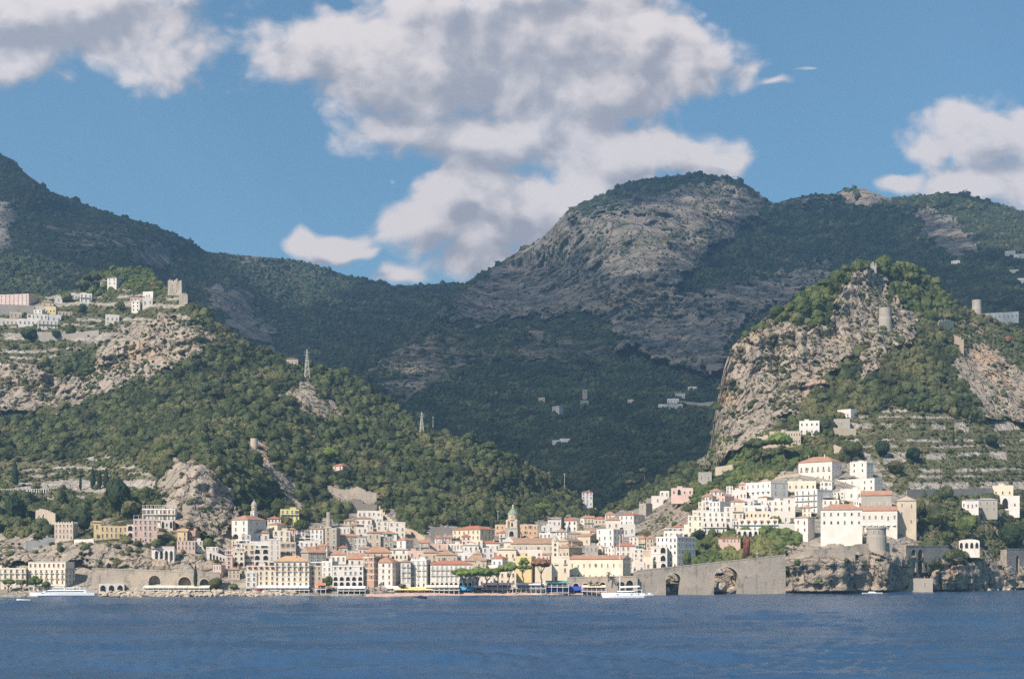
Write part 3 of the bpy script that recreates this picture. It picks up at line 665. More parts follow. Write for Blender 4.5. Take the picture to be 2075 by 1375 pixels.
class MB:
    def __init__(s): s.v = []; s.f = []; s.m = []
    def face(s, pts, m=0):
        n = len(s.v); s.v += [tuple(p) for p in pts]; s.f.append(tuple(range(n, n+len(pts)))); s.m.append(m)
    def box(s, x0, x1, y0, y1, z0, z1, m=0, top=True, bottom=True):
        a = [(x0,y0),(x1,y0),(x1,y1),(x0,y1)]
        for i in range(4):
            p, q = a[i], a[(i+1) % 4]; s.face([(*p, z0), (*q, z0), (*q, z1), (*p, z1)], m)
        if top: s.face([(*p, z1) for p in a], m)
        if bottom: s.face([(*p, z0) for p in a[::-1]], m)
    def tube(s, p, q, r, r2=None, n=6, m=0, cap=True):
        p, q = Vector(p), Vector(q); ax = (q-p); r2 = r if r2 is None else r2
        if ax.length < 1e-6: return
        ax.normalize(); u = ax.orthogonal().normalized(); w = ax.cross(u)
        A = [p+(u*math.cos(t)+w*math.sin(t))*r for t in [i*2*math.pi/n for i in range(n)]]
        B = [q+(u*math.cos(t)+w*math.sin(t))*r2 for t in [i*2*math.pi/n for i in range(n)]]
        for i in range(n): s.face([A[i], A[(i+1) % n], B[(i+1) % n], B[i]], m)
        if cap: s.face(A[::-1], m); s.face(B, m)
    def lathe(s, prof, n=16, c=(0, 0), m=0, a0=0, a1=2*math.pi):
        k = n+1 if a1-a0 < 6.28 else n
        for (r0, z0), (r1, z1) in zip(prof, prof[1:]):
            for i in range(n):
                t, u = a0+(a1-a0)*i/n, a0+(a1-a0)*(i+1)/n
                P4 = [(c[0]+r0*math.cos(t), c[1]+r0*math.sin(t), z0), (c[0]+r0*math.cos(u), c[1]+r0*math.sin(u), z0), (c[0]+r1*math.cos(u), c[1]+r1*math.sin(u), z1), (c[0]+r1*math.cos(t), c[1]+r1*math.sin(t), z1)]
                if r1 < 1e-4: P4 = P4[:3]
                elif r0 < 1e-4: P4 = [P4[0], P4[2], P4[3]]
                s.face(P4, m)
    def mesh(s, name, mats, smooth=False):
        me = bpy.data.meshes.new(name); me.from_pydata(s.v, [], s.f); me.update()
        for m_ in (mats if isinstance(mats, (list, tuple)) else [mats]): me.materials.append(m_)
        me.polygons.foreach_set('material_index', s.m)
        if smooth: me.polygons.foreach_set('use_smooth', [True]*len(s.f))
        return me
    def build(s, name, mats, parent=None, smooth=False, **kw):
        o = ob(name, s.mesh(name, mats, smooth), parent, **kw); return o

def win_mesh(kind):
    """unit window: 1 wide, 1 high, standing on z=0, proud of the wall towards -y"""
    b = MB(); arch = kind in 'aA'
    if kind == 'A':   # big arch, its inner shade painted as a flat dark face
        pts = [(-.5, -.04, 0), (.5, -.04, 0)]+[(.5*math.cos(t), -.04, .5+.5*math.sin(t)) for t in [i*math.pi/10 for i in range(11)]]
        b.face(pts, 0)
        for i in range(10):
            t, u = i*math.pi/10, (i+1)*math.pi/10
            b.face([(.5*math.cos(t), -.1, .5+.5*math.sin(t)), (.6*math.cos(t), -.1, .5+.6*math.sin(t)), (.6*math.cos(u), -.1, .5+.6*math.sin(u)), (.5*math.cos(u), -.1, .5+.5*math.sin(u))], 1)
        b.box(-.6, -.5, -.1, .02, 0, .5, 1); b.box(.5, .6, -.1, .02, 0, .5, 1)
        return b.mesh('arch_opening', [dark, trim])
    if arch:
        b.face([(-.5, -.05, 0), (.5, -.05, 0)]+[(.5*math.cos(t), -.05, .72+.28*math.sin(t)) for t in [i*math.pi/8 for i in range(9)]], 0)
        for i in range(8):
            t, u = i*math.pi/8, (i+1)*math.pi/8
            b.face([(.5*math.cos(t), -.12, .72+.28*math.sin(t)), (.66*math.cos(t), -.12, .72+.37*math.sin(t)), (.66*math.cos(u), -.12, .72+.37*math.sin(u)), (.5*math.cos(u), -.12, .72+.28*math.sin(u))], 1)
        b.box(-.66, -.5, -.12, .02, 0, .72, 1); b.box(.5, .66, -.12, .02, 0, .72, 1)
        return b.mesh('window', [glass, trim])
    b.box(-.5, .5, -.04, .02, 0, 1, 0)
    b.box(-.64, -.5, -.12, .02, -.06, 1.08, 1); b.box(.5, .64, -.12, .02, -.06, 1.08, 1); b.box(-.5, .5, -.12, .02, 1, 1.08, 1); b.box(-.8, .8, -.3, .02, -.12, -.061, 1)
    mats = [glass, trim]
    if kind == 'w': b.box(-.04, .04, -.07, -.04, 0, 1, 1); b.box(-.5, -.04, -.07, -.04, .5, .55, 1); b.box(.04, .5, -.07, -.04, .5, .55, 1)
    if kind in 'sgy': b.box(-.49, -.02, -.1, -.045, .01, .99, 2); b.box(.02, .49, -.1, -.045, .01, .99, 2); mats.append({'s': shut_b, 'g': shut_g, 'y': shut_y}[kind])
    if kind == 'o': b.box(-1.12, -.65, -.1, 0, 0, 1, 2); b.box(.65, 1.12, -.1, 0, 0, 1, 2); mats.append(shut_b)
    if kind == 'h': b.box(-.49, .49, -.1, -.045, .55, .99, 2); mats.append(shut_y)
    return b.mesh('window', mats)
WM = {k: win_mesh(k) for k in 'wsgyohaA'}
wr = random.Random(4)

def roof_mesh(kind, w, dp, rh, mat_, ov=.55):
    b = MB(); x0, x1, y0, y1 = -w/2-ov, w/2+ov, -ov, dp+ov; t = .22
    ring = [(x0, y0), (x1, y0), (x1, y1), (x0, y1)]
    if kind in 'hgf':
        b.box(x0, x1, y0, y1, 0, t)
    if kind == 'h':
        m_ = min(w, dp)/2
        if w >= dp: R_ = [(x0+m_, dp/2, rh+t), (x1-m_, dp/2, rh+t)]
        else: R_ = [(0, y0+m_, rh+t), (0, y1-m_, rh+t)]
        c = [(*p, t) for p in ring]
        if w >= dp:
            b.face([c[0], c[1], R_[1], R_[0]]); b.face([c[2], c[3], R_[0], R_[1]]); b.face([c[1], c[2], R_[1]]); b.face([c[3], c[0], R_[0]])
        else:
            b.face([c[0], c[1], R_[0]]); b.face([c[1], c[2], R_[1], R_[0]]); b.face([c[2], c[3], R_[1]]); b.face([c[3], c[0], R_[0], R_[1]])
    elif kind == 'g':     # ridge along the front
        A = [(x0, dp/2, rh+t), (x1, dp/2, rh+t)]
        b.face([(x0, y0, t), (x1, y0, t), A[1], A[0]]); b.face([(x1, y1, t), (x0, y1, t), A[0], A[1]])
        b.face([(x1, y0, t), (x1, y1, t), A[1]], 1); b.face([(x0, y1, t), (x0, y0, t), A[0]], 1)
    elif kind == 'f':     # gable towards the front
        A = [(0, y0, rh+t), (0, y1, rh+t)]
        b.face([(x1, y0, t), (x1, y1, t), A[1], A[0]]); b.face([(x0, y1, t), (x0, y0, t), A[0], A[1]])
        b.face([(x0, y0, t), (x1, y0, t), A[0]], 1); b.face([(x1, y1, t), (x0, y1, t), A[1]], 1)
    elif kind == 'd':     # low extrados vault
        n = 8
        for i in range(n):
            t0, t1 = math.pi*i/n, math.pi*(i+1)/n
            q = [(-w/2*math.cos(t_), rh*math.sin(t_)) for t_ in (t0, t1)]
            b.face([(q[0][0], 0, q[0][1]), (q[1][0], 0, q[1][1]), (q[1][0], dp, q[1][1]), (q[0][0], dp, q[0][1])])
        b.face([(-w/2*math.cos(math.pi*i/n), 0, rh*math.sin(math.pi*i/n)) for i in range(n+1)], 1)
    return b

def rail(b, x0, x1, y, z, h=1.0, m=0, step=1.6):
    b.box(x0, x1, y-.04, y+.04, z+h-.08, z+h, m)
    n = max(1, int((x1-x0)/step))
    for i in range(n+1):
        x = x0+(x1-x0)*i/n; b.box(x-.04, x+.04, y-.04, y+.04, z, z+h-.081, m)
FOOT = []; LABELS = []; USED = set()
def building(x0, x1, x2, yt, yb, C, roof, rh, fl, nc, opts, label, dfun=None, group=None):
    o = {}
    for t_ in (opts.split(',') if opts else []):
        k, _, v = t_.partition('='); o[k] = v or '1'
    nm = o.get('nm', 'house'); xm = (x0+x1)/2
    if 'd' in o: d = float(o['d'])
    elif dfun: d = dfun(xm, yb)
    else: d = min(dn(x0, yb), dn(xm, yb), dn(x1, yb))-1.0
    FOOT.append((min(x0, x2 if x2 is not None else x0)-2, max(x1, x2 or x1)+2, yt-3, yb+1, d))
    LABELS.append((xm, (yt+yb)/2, label))
    s = d*K/FPX; phi = math.atan((xm-CXP)/FPX)
    w = (x1-x0)*s; h = (yb-yt)*s; Dp = float(o.get('D', 12)); th = 0; sg = 0
    if x2 is not None:
        sp = (x2-x1) if x2 > x1 else (x0-x2); sg = 1 if x2 > x1 else -1
        if 'D' not in o: Dp = max(11, min(26, sp*s/math.sin(R(32))))
        th = math.asin(min(.85, sp*s/Dp)); w /= math.cos(th)
    else: Dp = min(Dp, max(8, w*.9)) if 'D' not in o else Dp
    ax = x1 if sg > 0 else (x0 if sg < 0 else xm)
    p = P(ax, yb, d); rz = -phi-sg*th
    offx = {1: -w/2, -1: w/2, 0: 0}[sg]
    base = Vector((p[0], p[1], p[2]))+Vector((math.cos(rz), math.sin(rz), 0))*offx
    root = empty(nm, base, rz, label=label, cat=o.get('cat', nm.replace('_', ' ')), group=group)
    wm = MATS['wall_'+C]
    kind = roof[0] if roof != '-' else 'F'; rmat = ROOFM[roof[1]] if len(roof) > 1 else ROOFM['g']
    fd = float(o.get('fd', 7))
    # walls
    b = MB()
    if kind in 'hgfd': b.box(-w/2, w/2, 0, Dp, -fd, h, top=True)
    else:
        pr = .9; i = .35
        b.box(-w/2, w/2, 0, Dp, -fd, h-pr, top=False)
        for (a0, a1, b0, b1) in ((-w/2, w/2, 0, i), (-w/2, w/2, Dp-i, Dp), (-w/2, -w/2+i, i, Dp-i), (w/2-i, w/2, i, Dp-i)): b.box(a0, a1, b0, b1, h-pr, h, bottom=False)
    fh = h/fl
    if 'cr' in o:
        n = max(3, int(w/1.9))
        for k in range(n): b.box(-w/2+w*(k+.2)/n, -w/2+w*(k+.75)/n, 0, .35, h+.002, h+.9)
        if sg: 
            n = int(Dp/1.9); xx = (w/2-.35, w/2) if sg > 0 else (-w/2, -w/2+.35)
            for k in range(1, n): b.box(*xx, Dp*(k+.2)/n, Dp*(k+.75)/n, h+.002, h+.9)
    b.build('wall', wm, root)
    # cornices
    if fl >= 3 or 'co' in o:
        c_ = MB()
        lv = [h-(.95 if kind not in 'hgfd' else .35)]+([fh*k-.1 for k in range(1, fl)] if 'co' in o else [])
        for z in lv:
            c_.box(-w/2-.18, w/2+.18, -.2, 0, z, z+.28)
            if sg > 0: c_.box(w/2, w/2+.2, 0, Dp, z, z+.28)
            if sg < 0: c_.box(-w/2-.2, -w/2, 0, Dp, z, z+.28)
        c_.build('cornice', trim, root)
    # roof
    if kind in 'hgfd':
        rb = roof_mesh(kind, w, Dp, rh*s, rmat); ro = rb.build('roof', [rmat if kind != 'd' else wm, wm], root); ro.location.z = h+.003
    else:
        b = MB(); b.box(-w/2+.352, w/2-.352, .352, Dp-.352, h-1.05, h-.88); ro = b.build('roof', ROOFM['g'], root)
        if not o.get('bare') and w > 6:   # rooftop clutter
            if wr.random() < .55 or 'ph' in o:
                b = MB(); a0 = wr.uniform(-.35, .1)*w; b.box(a0, a0+min(4.5, w*.32), Dp*.45, Dp*.8, h-.878, h+1.9); b.box(a0-.2, a0+min(4.5, w*.32)+.2, Dp*.45-.2, Dp*.8+.2, h+1.901, h+2.05); b.build('stair_head', wm, root)
    nch = int(o.get('ch', 1 if (wr.random() < .6 and w > 6) else 0))
    for k in range(nch):
        b = MB(); cx_ = wr.uniform(-.38, .38)*w; cy_ = Dp*wr.uniform(.3, .6); zz = h+(rh*s*.35 if kind in 'hgf' else -.9); hh = (rh*s*.8+.9 if kind in 'hgf' else 2.2)
        b.box(cx_-.35, cx_+.35, cy_-.3, cy_+.3, zz, zz+hh); b.box(cx_-.5, cx_+.5, cy_-.45, cy_+.45, zz+hh+.002, zz+hh+.2); b.build('chimney', wm if wr.random() < .5 else MATS['tile_brown'], root)
    # windows
    wk = o.get('w', 'w'); wf = float(o.get('ww', .36)); skip = set(o.get('skip', '').split('.'))
    def put(kind_, x, z, ww, hh, side=False, nmw='window'):
        q = ob(nmw, WM[kind_], root)
        if side:
            q.location = (w/2 if sg > 0 else -w/2, x, z); q.rotation_euler = (0, 0, R(90)*sg)
        else: q.location = (x, 0, z)
        q.scale = (ww, 1, hh)
    if nc:
        for r_ in range(fl):
            z0 = r_*fh; top = (r_ == fl-1)
            if 'arc' in o and r_ < int(o['arc']):
                na_ = int(o.get('an', nc)); pa = w/na_
                for k in range(na_): put('A', -w/2+pa*(k+.5), z0+.05*fh, pa*.66, fh*.78, nmw='arch')
                continue
            pt = w/nc
            for k in range(nc):
                if f'{r_}{k}' in skip: continue
                kk = wk if len(wk) == 1 else wk[wr.randrange(len(wk))]
                if wr.random() < .10: kk = wr.choice('whso' if kk not in 'aA' else 'a')
                ww = min(1.35, pt*wf)*wr.uniform(.9, 1.1); hh = min(2.5, fh*.56)*wr.uniform(.94, 1.04)
                if 'bal' in o or wr.random() < .12: hz = z0+.12*fh; hh *= 1.15
                else: hz = z0+.27*fh
                if kk == 'A': ww, hh, hz = pt*.62, fh*.74, z0+.1*fh
                if wr.random() < .03: continue
                put(kk, -w/2+pt*(k+.5)+wr.uniform(-.04, .04)*pt*(0 if 'reg' in o else 1), hz, ww, hh)
        ns = int(o.get('s', 0 if sg == 0 else (max(1, int(Dp/4.2)) if sp > 7 else (1 if sp > 5 else 0))))
        if sg:
            for r_ in range(fl):
                for k in range(ns):
                    if wr.random() < .15: continue
                    put(wk[0] if wk[0] not in 'A' else 'w', Dp*(k+.5)/ns, r_*fh+.27*fh, min(1.2, Dp/ns*.36), min(2.2, fh*.5), True)
    if 'bal' in o:
        for r_ in range(int(o['bal']) if o['bal'] != '1' else 1, fl):
            if o.get('bt') == 'i':      # one small balcony per window
                pt = w/nc
                for k in range(nc):
                    b = MB(); xx = -w/2+pt*(k+.5); hw = min(1.3, pt*.38); b.box(xx-hw, xx+hw, -.95, -.13, r_*fh+.02*fh, r_*fh+.02*fh+.18)
                    rail(b, xx-hw, xx+hw, -.9, r_*fh+.02*fh+.181, .95, 1, .5); b.build('balcony', [trim, rail_m], root)
            else:
                b = MB(); b.box(-w/2+.2, w/2-.2, -1.25, -.13, r_*fh-.1, r_*fh+.12); rail(b, -w/2+.3, w/2-.3, -1.2, r_*fh+.121, 1.0, 1, .9); b.build('balcony', [trim, rail_m], root)
    if 'awn' in o:
        r_ = int(o['awn'].split('.')[0]); cm = {'o': orange_c, 'w': white_m, 'b': blue_c, 'g': green_c, 'r': red_c}[o['awn'].split('.')[1]]; pt = w/nc
        for k in range(nc):
            b = MB(); b.lathe([(0, .8), (.55, .68), (.95, .35), (1.1, 0)], 8, m=0, a0=math.pi, a1=2*math.pi)
            q = b.build('awning', cm, root); q.location = (-w/2+pt*(k+.5), -.13, (r_+.62)*fh); q.scale = (pt*.33/1.1, 1.2, fh*.3)
    if 'perg' in o:
        b = MB(); n = max(3, int(w/3)); zt = h+2.3
        for k in range(n+1):
            x = -w/2+.3+(w-.6)*k/n; b.box(x-.1, x+.1, .5, .7, h-.9, zt); b.box(x-.1, x+.1, Dp*.55, Dp*.55+.2, h-.9, zt); b.box(x-.08, x+.08, .2, Dp*.6, zt+.002, zt+.16)
        b.box(-w/2, w/2, .5, .7, zt+.162, zt+.3); b.build('pergola', white_m if 'pw' in o else wood_m, root)
    if 'rail' in o:
        b = MB(); rail(b, -w/2, w/2, .17, h+.002, .9, 0, 1.2); b.build('railing', rail_m, root)
    if 'can' in o:      # canvas over the terrace on top
        cm = {'w': white_m, 'o': orange_c, 'b': blue_c, 'g': green_c}[o['can']]
        b = MB(); b.face([(-w/2+.4, .3, h+1.9), (w/2-.4, .3, h+1.9), (w/2-.4, Dp*.7, h+2.5), (-w/2+.4, Dp*.7, h+2.5)]); b.face([(-w/2+.4, Dp*.7, h+2.44), (w/2-.4, Dp*.7, h+2.44), (w/2-.4, .3, h+1.84), (-w/2+.4, .3, h+1.84)])
        for xx in (-w/2+.6, 0, w/2-.6): b.tube((xx, .5, h-.88), (xx, .5, h+1.84), .08, n=4, m=1)
        b.build('canopy', [cm, rail_m], root)
    if 'pent' in o:
        a0, a1, hp, n = [float(q) for q in o['pent'].split(':')]
        b = MB(); xa, xb = -w/2+a0*w, -w/2+a1*w; hh = hp*s; b.box(xa, xb, .5, Dp-1, h-.878, h+hh); b.box(xa-.3, xb+.3, .2, Dp-.7, h+hh+.002, h+hh+.3, 1)
        q = b.build('upper_storey', [wm, trim], root)
        for k in range(int(n)):
            y_ = ob('window', WM[wk[0] if wk[0] not in 'A' else 'w'], q); pt = (xb-xa)/n; y_.location = (xa+pt*(k+.5), .5, h+hh*.2); y_.scale = (min(1.5, pt*.42), 1, hh*.55)
    return root, w, h, Dp, s, sg

def arch_wall_mb(w, h, dep, arches, fd=6, slope=0, nseg=10, back=True):
    """wall along x from 0 to w, front at y=0; arches: (xc, half width, spring z, rise); real openings dep deep"""
    b = MB(); topz = lambda x: h+slope*x
    xs = [0]
    def col(xa, xb, za, zb):   # front panel above za..zb
        b.face([(xa, 0, za), (xb, 0, zb), (xb, 0, topz(xb)), (xa, 0, topz(xa))], 0)
    x = 0
    for (xc, hw, sp, rise) in sorted(arches):
        if xc-hw > x: col(x, xc-hw, -fd, -fd)
        pts = [(xc-hw*math.cos(math.pi*i/nseg), sp+rise*math.sin(math.pi*i/nseg)) for i in range(nseg+1)]
        for (xa, za), (xb, zb) in zip(pts, pts[1:]):
            col(xa, xb, za, zb); b.face([(xa, 0, za), (xa, dep, za), (xb, dep, zb), (xb, 0, zb)], 1)
        for xx in (xc-hw, xc+hw): b.face([(xx, 0, -fd), (xx, dep, -fd), (xx, dep, sp), (xx, 0, sp)], 1)
        # voussoir ring
        for i in range(nseg):
            t, u = math.pi*i/nseg, math.pi*(i+1)/nseg; k = 1+.7/hw
            q = lambda t_, f: (xc-hw*f*math.cos(t_), -.12, sp+(rise+hw*(f-1))*math.sin(t_))
            b.face([q(t, 1), q(u, 1), q(u, k), q(t, k)], 2)
        x = xc+hw
    if x < w: col(x, w, -fd, -fd)
    b.face([(0, 0, topz(0)), (w, 0, topz(w)), (w, dep+1, topz(w)), (0, dep+1, topz(0))], 0)
    b.face([(0, 0, -fd), (0, dep+1, -fd), (0, dep+1, topz(0)), (0, 0, topz(0))], 0); b.face([(w, 0, -fd), (w, dep+1, -fd), (w, dep+1, topz(w)), (w, 0, topz(w))], 0)
    if back: b.face([(0, dep, -fd), (w, dep, -fd), (w, dep, topz(w)-.5), (0, dep, topz(0)-.5)], 3)
    b.box(0, w, -.15, .25, h+.003, h+.9, 0) if not slope else b.face([(0, -.15, topz(0)+.9), (w, -.15, topz(w)+.9), (w, -.15, topz(w)), (0, -.15, topz(0))], 0)
    return b
def arcade(name, label, xa, ya, xb, yb_, ytop_a, ytop_b, da, db, arches, mats, dep=4, cat=None, group=None, fd=6, back=True):
    """wall from screen point (xa, ya) at depth da to (xb, yb_) at db; arches as (px centre, px half width, py spring, py crown)"""
    da = da or dn(xa, ya)+1; db = db or dn(xb, yb_)+1
    A = Vector(P(xa, ya, da)); B = Vector(P(xb, yb_, db)); v = B-A; L = math.hypot(v.x, v.y); rz = math.atan2(v.y, v.x)
    root = empty(name, A, rz, label=label, cat=cat or name.replace('_', ' '), group=group)
    zt_a = P(xa, ytop_a, da)[2]-A.z; zt_b = P(xb, ytop_b, db)[2]-A.z
    al = []
    for (pc, hw, ysp, ycr) in arches:
        # where the wall crosses the direction pc
        k = (pc-CXP)/FPX; t = (A.x-k*A.y)/(k*v.y-v.x); t = max(0, min(1, t)); dd = (A.y+v.y*t)/K; s = dd*K/FPX
        al.append((t*L, hw*s/max(.5, math.cos(rz+math.atan(k))), P(pc, ysp, dd)[2]-A.z, (ysp-ycr)*s))
    arch_wall_mb(L, zt_a, dep, al, fd, (zt_b-zt_a)/L, back=back).build('wall', mats, root)
    return root, L, zt_a, zt_b
